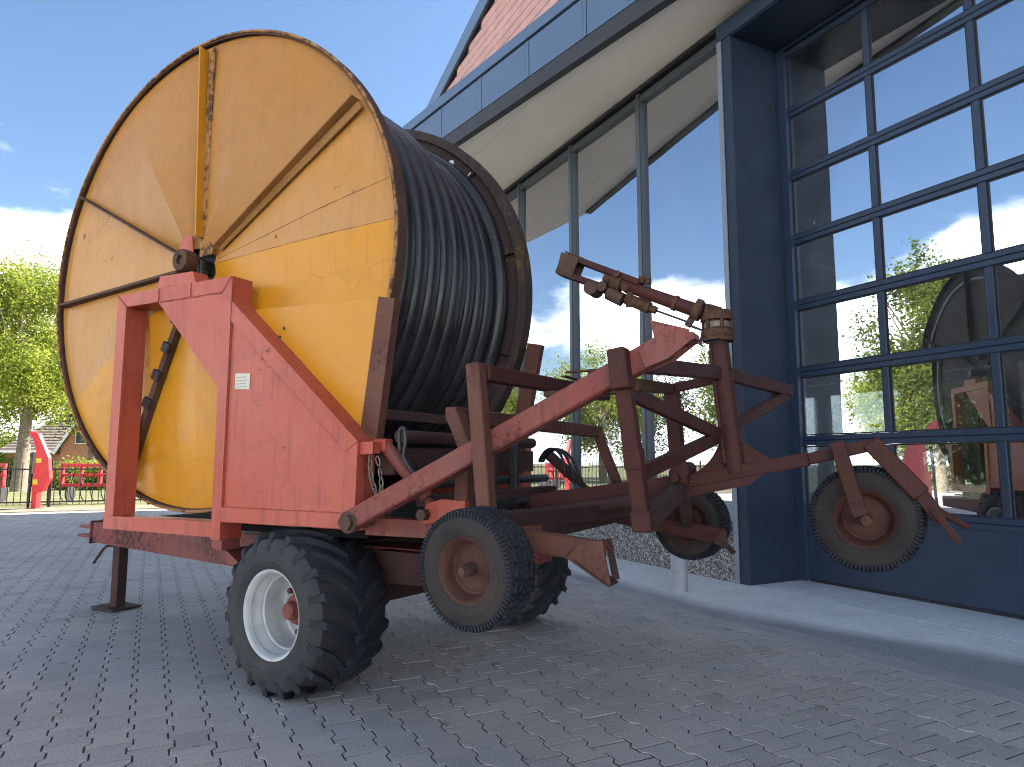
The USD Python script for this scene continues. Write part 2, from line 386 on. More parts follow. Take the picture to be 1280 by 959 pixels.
WALLW = plain('interior_wall', (0.48, 0.46, 0.43), rough=0.8, var=0.05)
FLOORM = plain('shop_floor', (0.30, 0.30, 0.29), rough=0.35, var=0.1, scale=1.0)
CEIL = plain('interior_ceiling', (0.22, 0.19, 0.16), rough=0.8)
LAMP = look('lamp_glow', {'e': ('emission', {'color': (1.0, 0.93, 0.78), 'strength': 3.5})}, [], surface='e.emission')
REDM = plain('bright_red_machine_paint', (0.62, 0.025, 0.03), rough=0.35, var=0.1)
YELM = plain('bright_yellow_paint', (0.75, 0.48, 0.03), rough=0.4)
IRON = plain('black_iron', (0.015, 0.015, 0.017), rough=0.5)
GLASS = look('coated_glass', {
    'tc': ('texture_coordinate', {}),
    'n': ('noise_texture', {'scale': 1.1, 'detail': 1.0}),
    'b': ('bump', {'strength': 0.09, 'distance': 0.02}),
    'du': ('noise_texture', {'scale': 2.2, 'detail': 6.0, 'roughness': 0.7}),
    'dm': ('map_range', {'from_min': 0.35, 'from_max': 0.75, 'to_min': 0.0, 'to_max': 0.035}),
    'dd': ('diffuse_bsdf', {'color': (0.42, 0.42, 0.40)}),
    'dx': ('mix_closure', {}),
    't': ('transparent_bsdf', {'color': (0.50, 0.56, 0.56)}),
    'g': ('glossy_bsdf', {'color': (0.91, 0.93, 1.0), 'roughness': 0.0}),
    'f': ('fresnel', {'IOR': 1.5}),
    'm': ('map_range', {'from_min': 0.0, 'from_max': 1.0, 'to_min': 0.58, 'to_max': 1.0}),
    'x': ('mix_closure', {})},
    [('tc.object', 'n.vector'), ('n.fac', 'b.height'), ('b.normal', 'g.normal'), ('f.fac', 'm.value'), ('m.result', 'x.fac'),
     ('t.BSDF', 'x.closure1'), ('g.BSDF', 'x.closure2'), ('tc.object', 'du.vector'), ('du.fac', 'dm.value'), ('dm.result', 'dx.fac'), ('x.closure', 'dx.closure1'), ('dd.BSDF', 'dx.closure2')], surface='dx.closure')
GRAVEL = look('washed_gravel_concrete', {
    'tc': ('texture_coordinate', {}),
    'v': ('voronoi_texture', {'scale': 62.0, 'feature': 'f1'}),
    'r': ('rgb_ramp', {'ramp': [(0.0, (0.035, 0.035, 0.035)), (0.35, (0.10, 0.097, 0.093)), (0.62, (0.19, 0.18, 0.17)), (0.9, (0.42, 0.40, 0.37))]}),
    'hs': ('separate_color', {}),
    'b': ('bump', {'strength': 0.8, 'distance': 0.01, 'invert': True}),
    'p': ('principled_bsdf', {'roughness': 0.8})},
    [('tc.object', 'v.vector'), ('v.color', 'hs.color'), ('hs.r', 'r.fac'), ('r.color', 'p.base_color'), ('v.distance', 'b.height'), ('b.normal', 'p.normal')])
PAVER = look('concrete_paver', {
    'geo': ('geometry', {}),
    'at': ('attribute', {'attribute': 'tint'}),
    'r': ('rgb_ramp', {'ramp': [(0.0, (0.335, 0.315, 0.292)), (0.3, (0.380, 0.356, 0.330)), (0.55, (0.405, 0.380, 0.350)), (0.75, (0.425, 0.393, 0.360)), (0.9, (0.395, 0.355, 0.327)), (1.0, (0.435, 0.410, 0.375))]}),
    'n': ('noise_texture', {'scale': 90.0, 'detail': 4.0, 'roughness': 0.7}),
    'nm': ('map_range', {'from_min': 0.3, 'from_max': 0.7, 'to_min': 0.72, 'to_max': 1.25}),
    'bg': ('noise_texture', {'scale': 0.55, 'detail': 6.0, 'roughness': 0.65}),
    'bm': ('map_range', {'from_min': 0.35, 'from_max': 0.68, 'to_min': 1.05, 'to_max': 0.86}),
    'm1': ('mix_color', {'blend_type': 'multiply', 'fac': 1.0}),
    'm2': ('mix_color', {'blend_type': 'multiply', 'fac': 1.0}),
    'sp': ('noise_texture', {'scale': 7.0, 'detail': 3.0, 'roughness': 0.5}),
    'sm': ('map_range', {'from_min': 0.665, 'from_max': 0.72, 'to_min': 0.0, 'to_max': 0.5, 'clamp': True}),
    'm3': ('mix_color', {'blend_type': 'mix', 'b': (0.035, 0.035, 0.034)}),
    'b': ('bump', {'strength': 0.35, 'distance': 0.003}),
    'p': ('principled_bsdf', {'roughness': 0.85, 'specular_ior_level': 0.3})},
    [('at.fac', 'r.fac'), ('geo.position', 'n.vector'), ('geo.position', 'bg.vector'), ('n.fac', 'nm.value'), ('bg.fac', 'bm.value'),
     ('r.color', 'm1.a'), ('nm.result', 'm1.b'), ('m1.result', 'm2.a'), ('bm.result', 'm2.b'),
     ('geo.position', 'sp.vector'), ('sp.fac', 'sm.value'), ('sm.result', 'm3.fac'), ('m2.result', 'm3.a'), ('m3.result', 'p.base_color'),
     ('n.fac', 'b.height'), ('b.normal', 'p.normal')])
JOINT = plain('joint_sand', (0.022, 0.022, 0.018), rough=0.95, var=0.4, scale=12.0, bump=0.3, bscale=200)
FARPAVE = plain('far_paving', (0.31, 0.30, 0.29), rough=0.7, var=0.15, scale=1.2)
SLAB = look('concrete_apron', {
    'tc': ('texture_coordinate', {}),
    'sep': ('separate_xyz', {}),
    'n': ('noise_texture', {'scale': 2.2, 'detail': 8.0, 'roughness': 0.68}),
    'r': ('rgb_ramp', {'ramp': [(0.3, (0.66, 0.64, 0.61)), (0.55, (0.78, 0.76, 0.72)), (0.75, (0.84, 0.82, 0.78))]}),
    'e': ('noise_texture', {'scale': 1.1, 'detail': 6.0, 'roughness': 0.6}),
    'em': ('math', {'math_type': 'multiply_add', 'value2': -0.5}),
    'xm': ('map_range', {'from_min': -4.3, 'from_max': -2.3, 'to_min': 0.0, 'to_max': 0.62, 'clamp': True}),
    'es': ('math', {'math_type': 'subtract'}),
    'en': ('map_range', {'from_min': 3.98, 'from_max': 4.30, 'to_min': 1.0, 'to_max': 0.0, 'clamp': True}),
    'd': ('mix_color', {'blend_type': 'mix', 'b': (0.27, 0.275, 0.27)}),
    's': ('noise_texture', {'scale': 26.0, 'detail': 5.0, 'roughness': 0.7}),
    'sm': ('map_range', {'from_min': 0.3, 'from_max': 0.7, 'to_min': 0.82, 'to_max': 1.12}),
    'm': ('mix_color', {'blend_type': 'multiply', 'fac': 1.0}),
    'b': ('bump', {'strength': 0.2, 'distance': 0.004}),
    'p': ('principled_bsdf', {'roughness': 0.6})},
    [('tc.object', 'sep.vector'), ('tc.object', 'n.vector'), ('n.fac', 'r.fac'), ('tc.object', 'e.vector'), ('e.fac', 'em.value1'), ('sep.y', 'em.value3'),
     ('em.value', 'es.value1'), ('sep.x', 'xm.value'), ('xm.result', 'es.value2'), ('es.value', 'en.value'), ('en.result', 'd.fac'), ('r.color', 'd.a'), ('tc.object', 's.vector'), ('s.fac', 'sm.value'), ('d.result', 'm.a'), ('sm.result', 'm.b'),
     ('m.result', 'p.base_color'), ('s.fac', 'b.height'), ('b.normal', 'p.normal')])
SAND = plain('sandy_verge', (0.145, 0.128, 0.092), rough=0.95, var=0.2, scale=2.0)
GRASS = plain('dry_grass', (0.10, 0.105, 0.036), rough=0.95, var=0.45, scale=0.6)
BARK = plain('tree_bark', (0.17, 0.14, 0.10), rough=0.95, var=0.4, scale=9, bump=0.6, bscale=20)
TILE = look('roof_tiles', {
    'tc': ('texture_coordinate', {}), 'n': ('noise_texture', {'scale': 3.0, 'detail': 5.0}),
    'r': ('rgb_ramp', {'ramp': [(0.3, (0.14, 0.11, 0.10)), (0.7, (0.26, 0.21, 0.19))]}),
    'p': ('principled_bsdf', {'roughness': 0.8})}, [('tc.object', 'n.vector'), ('n.fac', 'r.fac'), ('r.color', 'p.base_color')])
BRICK = plain('orange_brick', (0.40, 0.19, 0.10), rough=0.9, var=0.25, scale=6)
WHITE = plain('white_trim', (0.72, 0.72, 0.70), rough=0.6)
PANEL_GLASS = plain('dark_window', (0.03, 0.035, 0.04), rough=0.1)


def leaf_look(name, dark, light):
    return look(name, {
        'oi': ('geometry', {}),
        'n': ('noise_texture', {'scale': 0.9, 'detail': 3.0}),
        'r': ('rgb_ramp', {'ramp': [(0.35, dark), (0.68, light)]}),
        'd': ('diffuse_bsdf', {'roughness': 0.5}),
        't': ('translucent_bsdf', {}),
        'g': ('hsv', {'value': 1.5, 'saturation': 1.05, 'hue': 0.495}),
        'x': ('mix_closure', {'fac': 0.5})},
        [('oi.position', 'n.vector'), ('n.fac', 'r.fac'), ('r.color', 'd.color'), ('r.color', 'g.color'), ('g.color', 't.color'), ('d.BSDF', 'x.closure1'), ('t.BSDF', 'x.closure2')], surface='x.closure')


LEAF = leaf_look('leaves_yellow_green', (0.15, 0.195, 0.035), (0.32, 0.36, 0.085))
LEAF2 = leaf_look('leaves_deep_green', (0.07, 0.10, 0.02), (0.15, 0.18, 0.04))
LEAF3 = leaf_look('leaves_conifer', (0.02, 0.042, 0.018), (0.045, 0.075, 0.026))

# ------------------------------------------------------------------ ground
g = put('/World', 'ground', box(-250, 250, -250, 250, -0.30, -0.06), GRASS, smooth=False, kind='structure')

# paved yard: bedding sand (in view) with pavers lying on it, plain sheet where the camera cannot look
pave = Thing('pavement', frame='B', kind='structure')
D_END, N_EDGE = 20.9, 4.28


def bpoly(pts, z0, z1):
    return slab([(-d, n) for d, n in pts], z0, z1)


pave.part('bedding_sand', bpoly([(-14, -22), (D_END, -22), (D_END, N_EDGE), (-14, N_EDGE)], -0.05, -0.0036), JOINT, smooth=False)
# one paver: straight ends, waisted long sides
PL, PW, AMP, GAP = 0.200, 0.165, 0.0125, 0.0042


def paver_outline(inset):
    e, w, l = PW / 2 + AMP - inset, PW / 2 - AMP - inset, PL / 2 - inset
    a, b = 0.036, 0.064
    right = [(e, -l), (e, -b - 0.0), (w, -a), (w, a), (e, b), (e, l)]
    return np.array(right + [(-x, -y) for x, y in right])


def paver_mesh(bevel):
    o, t = paver_outline(GAP), paver_outline(GAP + 0.0014)
    n = 12
    rings = [np.c_[o, np.full(n, -0.02)], np.c_[o, np.full(n, -0.0014)], np.c_[t, np.zeros(n)]] if bevel else [np.c_[o, np.full(n, -0.012)], np.c_[o, np.zeros(n)]]
    v = np.vstack(rings); f = []
    for k in range(len(rings) - 1):
        for i in range(n):
            j = (i + 1) % n
            f += [(k * n + i, k * n + j, (k + 1) * n + j), (k * n + i, (k + 1) * n + j, (k + 1) * n + i)]
    top = (len(rings) - 1) * n
    # end pieces and waist as convex fans
    for q in ([0, 1, 10, 11], [1, 2, 9, 10], [2, 3, 8, 9], [3, 4, 7, 8], [4, 5, 6, 7]):
        f += [(top + q[0], top + q[1], top + q[2]), (top + q[0], top + q[2], top + q[3])]
    return v, np.array(f)


cp, sp = math.cos(math.radians(6.39)), math.sin(math.radians(6.39))


def project(P):
    """picture position (used only to find which pavers show largest)"""
    P = np.asarray(P, float) - [0, 0, CAM_H]
    y = P[:, 1] * cp + P[:, 2] * sp; z = -P[:, 1] * sp + P[:, 2] * cp
    return 640 + 870 * P[:, 0] / y, 479.5 - 870 * z / y, y


cols = np.arange(-90, 27); rows = np.arange(-12, 108)
ci, ri = np.meshgrid(cols, rows, indexing='ij')
pn = (ci * PW + 4.19).ravel(); pd = (ri * PL + np.where(ci % 2 == 0, 0.0, PL / 2)).ravel()
keep = (pn < N_EDGE - PW / 2 - AMP + 0.005) & (pd < D_END - 0.1)
pn, pd = pn[keep], pd[keep]
W = WD[None] * pd[:, None] + WN[None] * pn[:, None]
sx, sy, depth = project(W)
inview = (depth > 0.35) & (sx > -620) & (sx < 1700) & (sy < 1900)
pn, pd, W, sx, sy, depth = pn[inview], pd[inview], W[inview], sx[inview], sy[inview], depth[inview]
dist = np.linalg.norm(W, axis=1)
vis = (sx > 5) & (sx < 1275) & (sy < 955)
order = np.lexsort((dist, ~vis))
single = set(order[:300].tolist())
vb, fb = paver_mesh(True); vs, fs = paver_mesh(False)
stuffv, stufff, stufft, off = [], [], [], 0
for i in range(len(pn)):
    v, f = (vb, fb) if dist[i] < 9.5 else (vs, fs)
    h = rng.normal(0, 0.0008); tx, ty = rng.normal(0, 0.005, 2); a = rng.normal(0, 0.006)
    ca, sa = math.cos(a), math.sin(a)
    q = np.empty_like(v)
    q[:, 0] = ca * v[:, 0] - sa * v[:, 1]; q[:, 1] = sa * v[:, 0] + ca * v[:, 1]
    q[:, 2] = v[:, 2] + h + tx * v[:, 0] + ty * v[:, 1]
    # paver's own x runs along n, own y along d; building frame x = -d, y = n
    L = np.stack([-(q[:, 1] + pd[i]), q[:, 0] + pn[i], q[:, 2]], 1)
    tint = float(np.clip(0.5 + rng.normal(0, 0.2), 0, 1))
    if i in single:
        put(pave.path, 'paver', (L, f), PAVER, smooth=False, tint=np.full(len(L), tint))
    else:
        stuffv.append(L); stufff.append(f + off); stufft.append(np.full(len(L), tint)); off += len(L)
put(pave.path, 'pavers', (np.vstack(stuffv), np.vstack(stufff)), PAVER, smooth=False, kind='stuff', tint=np.concatenate(stufft))
mo = []
for px_, py_ in ((1.02, 2.02), (0.55, 2.3), (-0.4, 2.35), (1.6, 2.9), (2.2, 3.6), (2.55, 3.72), (1.2, 4.9), (0.6, 5.6)):
    base = np.array([px_ / 1.0 * 0.62, py_, 0.0])
    for q in range(16):
        c = base + np.array([rng.normal(0, 0.016), rng.normal(0, 0.016), 0.0])
        a = rng.uniform(0, 2 * PI); h = rng.uniform(0.004, 0.012); w = 0.003
        mo.append(trimesh.Trimesh([c + [w * math.cos(a), w * math.sin(a), -0.003], c - [w * math.cos(a), w * math.sin(a), 0.003], c + [rng.normal(0, 0.006), rng.normal(0, 0.006), h]], [[0, 1, 2]], process=False))
put('/World', 'moss', trimesh.util.concatenate(mo), GRASS, smooth=False, label='small tufts of moss in the paving joints', kind='stuff')
# plain sheets beside the view (left, behind the camera)
sheet = Polygon([(-d, n) for d, n in [(-14, -22), (D_END, -22), (D_END, N_EDGE), (-14, N_EDGE)]])
from shapely.ops import unary_union
hull = Polygon([(-d, n) for d, n in zip(pd, pn)]) if False else None
from shapely.geometry import MultiPoint
seen = MultiPoint([(-d, n) for d, n in zip(pd, pn)]).convex_hull.buffer(0.06)
rest = sheet.difference(seen)
for gpoly in getattr(rest, 'geoms', [rest]):
    if gpoly.area > 0.5:
        m = trimesh.creation.extrude_polygon(gpoly, 0.006, engine='earcut'); m.apply_translation((0, 0, -0.0034))
        pave.part('plain_paving', m, FARPAVE, smooth=False)

apr = Thing('concrete_apron', frame='B', kind='structure')
for d0, d1 in ((-10, -1.2), (-1.195, 2.6), (2.605, 6.4), (6.405, 10.2), (10.205, 20.9)):
    apr.part('apron_slab', box(-d1, -d0, N_EDGE + 0.004, 5.432, -0.06, 0.004), SLAB, smooth=False)
apr.part('slab_joint', box(-5.3, -0.2, 5.4325, 5.4355, -0.06, 0.002), JOINT, smooth=False)
apr.part('threshold_slab', box(-5.3, -0.2, 5.436, 6.4, -0.06, 0.005), SLAB, smooth=False)
put('/World', 'verge', rotz(box(-22.75, -20.91, -26, 20, -0.06, 0.02), B_ROT), SAND, smooth=False, kind='structure')

# ------------------------------------------------------------------ workshop building (frame B: x = -d, y = n)
bld = Thing('workshop_building', 'dark blue glass fronted workshop hall with overhanging canopy and red boarded gable', 'building', 'B', origin=(-5.4, 5.5, 0))


def B(d0, d1, n0, n1, z0, z1, b=0.0):
    return box(-d1, -d0, n0, n1, z0, z1, b)


FAR, NEAR, BACK = 19.6, -12.0, 17.0
# plinth and glazing left of the door
bld.part('plinth', B(5.50, FAR, 5.47, 5.72, -0.05, 0.47), GRAVEL, smooth=False)
bld.part('sill', B(5.50, FAR, 5.44, 5.74, 0.473, 0.53, 0.006), MULL)
mulls = [5.50, 7.08, 8.78, 10.48, 12.18, 13.88, 15.58, 17.28]
GZ0, GZ1 = 0.62, 6.00
for i, d in enumerate(mulls):
    d2 = mulls[i + 1] if i + 1 < len(mulls) else FAR
    if i:
        bld.part('mullion', [B(d - 0.035, d + 0.035, 5.53, 5.70, 0.535, 6.14, 0.004), ], MULL)
        bld.part('gasket', [B(d - 0.052, d - 0.037, 5.555, 5.69, 0.62, 6.0), B(d + 0.037, d + 0.052, 5.555, 5.69, 0.62, 6.0)], RUBBER, smooth=False)
    a, b = d + (0.038 if i else 0.0), d2 - 0.038
    fr = bld.part('window', plate([(-b, 0.533), (-a, 0.533), (-a, 6.10), (-b, 6.10)], 5.545, 5.68, holes=[[(-b + 0.02, 0.618), (-a - 0.02, 0.618), (-a - 0.02, 6.003), (-b + 0.02, 6.003)]]), MULL,
                  label='tall fixed window between aluminium mullions')
    bld.part('pane', B(a + 0.016, b - 0.016, 5.600, 5.612, GZ0 - 0.01, GZ1 + 0.01), GLASS, smooth=False, parent=fr)
bld.part('head_trim', B(5.50, FAR, 5.50, 5.70, 6.142, 6.19), FASCDARK, smooth=False)
# portal round the overhead door
bld.part('door_jamb', B(5.30, 5.485, 5.44, 6.30, 0.0, 6.13, 0.006), BLUEDARK)
bld.part('jamb_trim', B(5.43, 5.497, 5.425, 5.438, 0.0, 5.93, 0.003), TRIM)
bld.part('door_lintel', B(-0.0, 5.297, 5.44, 6.30, 5.92, 6.13, 0.006), BLUEDARK)
bld.part('lintel_trim', B(-0.0, 5.497, 5.424, 5.4385, 5.932, 6.128, 0.003), BLUEFRAME)
bld.part('door_jamb', B(-0.19, -0.002, 5.44, 6.30, 0.0, 6.13, 0.006), BLUEDARK)
# sectional door: 8 sections of 0.735 m, 5 panes each, lowest one solid
door = bld.part('sectional_door', plate([(-5.296, 0.02), (-5.20, 0.02), (-5.20, 5.885), (-0.10, 5.885), (-0.10, 0.02), (-0.004, 0.02), (-0.004, 5.917), (-5.296, 5.917)], 6.14, 6.24), BLUEFRAME, smooth=False)
PITCH = 0.735
sw = [5.20 - 0.98 * k for k in range(5)] + [0.10]
bld.part('bottom_panel', B(0.10, 5.198, 6.185, 6.235, 0.035, 0.70, 0.006), BLUEFRAME, parent=door)
bld.part('bottom_seal', B(0.10, 5.198, 6.19, 6.23, 0.009, 0.034), RUBBER, smooth=False, parent=door)
for k in range(1, 9):
    z = PITCH * k
    if k < 8:
        bld.part('section_rail', [B(0.10, 5.198, 6.175, 6.238, z - 0.055, z - 0.004, 0.006), B(0.10, 5.198, 6.175, 6.238, z + 0.002, z + 0.053, 0.006)], BLUEFRAME, parent=door)
        bld.part('section_gap', B(0.105, 5.19, 6.19, 6.232, z - 0.0035, z + 0.0015), RUBBER, smooth=False, parent=door)
    else:
        bld.part('top_rail', B(0.10, 5.198, 6.175, 6.238, z - 0.07, z - 0.004, 0.006), BLUEFRAME, parent=door)
for k in range(1, 8):
    z0, z1 = PITCH * k + 0.055, PITCH * (k + 1) - (0.057 if k < 7 else 0.072)
    for j in range(5):
        a, b = sw[j + 1], sw[j]
        if j < 4:
            bld.part('stile', B(a - 0.033, a + 0.033, 6.178, 6.236, z0, z1, 0.006), BLUEFRAME, parent=door)
        a2, b2 = a + (0.036 if j < 4 else 0.002), b - (0.036 if j else 0.002)
        bld.part('bead', [B(a2, b2, 6.196, 6.216, z0, z0 + 0.012), B(a2, b2, 6.196, 6.216, z1 - 0.012, z1),
                          B(a2, a2 + 0.012, 6.196, 6.216, z0 + 0.012, z1 - 0.012), B(b2 - 0.012, b2, 6.196, 6.216, z0 + 0.012, z1 - 0.012)], RUBBER, smooth=False, parent=door)
        t = rng.normal(0, 0.0026)
        pm = B(a2 + 0.006, b2 - 0.006, 6.204, 6.210, z0 + 0.006, z1 - 0.006)
        c = pm.centroid; pm.apply_transform(trimesh.transformations.rotation_matrix(t, (0, 0, 1), c)); pm.apply_transform(trimesh.transformations.rotation_matrix(rng.normal(0, 0.0026), (1, 0, 0), c))
        bld.part('pane', pm, GLASS, smooth=False, parent=door)
# canopy: soffit and fascia run at an angle to the wall
FA = math.radians(36.81); FD = np.array([-math.sin(FA), math.cos(FA), 0]); FN = np.array([math.cos(FA), math.sin(FA), 0])


def fdn(f, k):
    """fascia coordinates to building frame (x, y)"""
    P = FD * f + FN * k
    return (-(P @ WD), P @ WN)


F_END, F_NEAR, FK = 10.45, -0.6, 5.45
Z_S = 6.15
near_pt = fdn(F_NEAR, FK)
sof = [fdn(F_END, FK + 0.03), fdn(F_NEAR, FK + 0.03), (12.0, near_pt[1]), (12.0, 5.52), (-FAR, 5.52), (-FAR, fdn(F_END, FK)[1] + 0.6)]
sp_ = Polygon(sof)
for y0, y1 in ((-20, 4.428), (4.432, 30)):
    m = trimesh.creation.extrude_polygon(sp_.intersection(Polygon([(-60, y0), (60, y0), (60, y1), (-60, y1)])), 0.045, engine='earcut')
    m.apply_translation((0, 0, Z_S + 0.045)); bld.part('soffit', m, SOFF, smooth=False)
bld.part('soffit_backing', slab(sof, Z_S + 0.092, Z_S + 0.11), FASCDARK, smooth=False)
a0, a1 = fdn(F_END, FK), fdn(F_NEAR, FK)
nb = math.atan2(a1[1] - a0[1], a1[0] - a0[0])


def along(f0, f1, k0, k1, z0, z1, b=0.0):
    p = np.array([*fdn((f0 + f1) / 2, (k0 + k1) / 2), (z0 + z1) / 2])
    m = chamfer(abs(f1 - f0), abs(k1 - k0), z1 - z0, b)
    m.apply_transform(trimesh.transformations.rotation_matrix(nb, (0, 0, 1))); m.apply_translation(p)
    return m


bld.part('fascia_reveal', along(F_NEAR, F_END - 0.02, FK + 0.012, FK + 0.12, Z_S, Z_S + 0.215), FASCDARK, smooth=False)
seams = [F_END] + [9.16 - 1.128 * k for k in range(9)]
for k in range(len(seams) - 1):
    f1, f0 = seams[k], seams[k + 1]
    pl = along(f0 + 0.070, f1 - 0.004, FK, FK + 0.05, Z_S + 0.218, Z_S + 0.735, 0.003)
    ribs = [along(f0 + 0.004, f0 + 0.062, FK - 0.006, FK + 0.05, Z_S + 0.218, Z_S + 0.735, 0.003)]
    bld.part('fascia_panel', [pl] + ribs, FASC)
bld.part('fascia_shadow_gap', along(F_NEAR, F_END - 0.01, FK + 0.02, FK + 0.06, Z_S + 0.737, Z_S + 0.757), FASCDARK, smooth=False)
bld.part('fascia_cap', along(F_NEAR, F_END, FK - 0.03, FK + 0.5, Z_S + 0.759, Z_S + 0.925, 0.006), FASC)
bld.part('canopy_roof', slab([fdn(F_END - 0.02, FK + 0.4), fdn(F_NEAR, FK + 0.4), (12, near_pt[1]), (12, 5.6), (-FAR, 5.6), (-FAR, a0[1] + 1.0)], Z_S + 0.80, Z_S + 0.90), ROOFM, smooth=False)
# gable wall in horizontal boards, under a shallow roof
RD, EAVE_D, EAVE_Z, SL = 3.4, 20.4, 7.845, 0.287


def roof_z(d):
    return EAVE_Z + SL * (EAVE_D - RD) - SL * abs(d - RD)


bh = 0.18
k = 0
z = Z_S + 0.92
while z < roof_z(RD) - 0.2:
    dmax = min(FAR, RD + (roof_z(RD) - 0.12 - (z + bh)) / SL)
    dmin = max(NEAR, RD - (roof_z(RD) - 0.12 - (z + bh)) / SL)
    cuts = [dmin] + [c for c in np.arange(-11 + (k % 3) * 1.3, FAR, 3.9) if dmin + .2 < c < dmax - .2] + [dmax]
    bld.part('gable_board', [B(cuts[i] + 0.002, cuts[i + 1] - 0.002, 5.50, 5.53, z + 0.006, z + bh - 0.006, 0.004) for i in range(len(cuts) - 1)], PINK, smooth=False)
    z += bh; k += 1
bld.part('gable_wall', plate([(-FAR, 6.2), (-NEAR, 6.2), (-NEAR, roof_z(NEAR) - 0.1), (-RD, roof_z(RD) - 0.1), (-FAR, roof_z(FAR) - 0.1)], 5.535, 5.72), ROOFM, smooth=False)
LN = 2 * RD - EAVE_D
for s, e in ((1, EAVE_D), (-1, LN)):
    p, q = (-RD, roof_z(RD)), (-e, roof_z(e))
    bld.part('roof', plate([p, q, (q[0], q[1] + 0.22), (p[0], p[1] + 0.22)] if s > 0 else [p, (p[0], p[1] + 0.22), (q[0], q[1] + 0.22), q], 5.485, BACK + 0.4), ROOFM, smooth=False)
    bld.part('verge_strip', plate([(p[0], p[1] - 0.13), (q[0], q[1] - 0.13), (q[0], q[1] + 0.25), (p[0], p[1] + 0.25)], 5.42, 5.482), FASC, smooth=False)
    bld.part('verge_shadow_line', plate([(p[0], p[1] - 0.165), (q[0], q[1] - 0.165), (q[0], q[1] - 0.132), (p[0], p[1] - 0.132)], 5.44, 5.495), FASCDARK, smooth=False)
# end walls, back wall with openings, floor, ceiling, steel inside
bld.part('end_wall', B(FAR - 0.2, FAR, 5.725, BACK, 0, 8.2), BLUEDARK, smooth=False)
bld.part('end_wall', B(NEAR, NEAR + 0.2, 5.725, BACK, 0, 8.2), BLUEDARK, smooth=False)
bld.part('front_wall', B(NEAR, -0.195, 5.50, 5.72, 0, 6.18), BLUEDARK, smooth=False)
bld.part('back_wall', [B(NEAR, FAR, BACK - 0.2, BACK, -0.05, 0.4), B(NEAR, FAR, BACK - 0.2, BACK, 3.1, roof_z(FAR))] + [B(d - 0.22, d + 0.22, BACK - 0.19, BACK - 0.01, 0.4, 3.1) for d in np.arange(NEAR, FAR, 2.55)], WALLW, smooth=False)
bld.part('shop_floor', B(NEAR, FAR, 6.41, BACK, -0.05, 0.02), FLOORM, smooth=False)
bld.part('shop_floor', B(5.5, FAR, 5.73, 6.405, -0.05, 0.02), FLOORM, smooth=False)
bld.part('inner_ceiling', B(NEAR, FAR, 5.73, BACK - 0.2, 6.2, 6.26), CEIL, smooth=False)
for d in np.arange(-10, FAR, 3.5):
    bld.part('ceiling_beam', B(d - 0.1, d + 0.1, 6.5, BACK - 0.25, 5.85, 6.18), WHITE, smooth=False)
bld.part('loft_beam', B(6.0, FAR - 0.3, 13.9, 14.1, 3.05, 3.4), WHITE, smooth=False)
for d in (7.0, 10.5, 14.0):
    bld.part('loft_column', B(d - 0.09, d + 0.09, 13.91, 14.09, 0.02, 3.05), WHITE, smooth=False)
for d, n in ((9.13, 6.06), (8.72, 10.82), (13.5, 10.8), (1.5, 11.0)):
    bld.part('ceiling_lamp', [tube(np.array((-d, n, 5.72)), np.array((-d, n, 5.76)), 0.085, 20)], LAMP, smooth=40)

# ------------------------------------------------------------------ steel bollard
bo = Thing('bollard', 'grey galvanised steel bollard on the concrete beside the gravel plinth', 'bollard', 'B', origin=(-5.41, 4.62, 0))
bx0, by0 = -5.41, 4.62
bo.part('post', lathe([(0.0, 0.004), (0.080, 0.004), (0.080, 1.17), (0.072, 1.20), (0.045, 1.215), (0.0, 1.22)], 28, False).apply_transform(trimesh.transformations.rotation_matrix(PI / 2, (1, 0, 0))).apply_translation((bx0, by0, 0)), GALV, smooth=40)

# ------------------------------------------------------------------ hose reel (frame M: u, v, z)
reel = Thing('hose_reel', 'big yellow irrigation hose reel with black hose on a red two wheeled trailer', 'hose reel', 'M', origin=(-3.0, 3.9, 0))
R = reel.part
DC = np.array([-3.92, 0, 2.538]); DR = 1.61


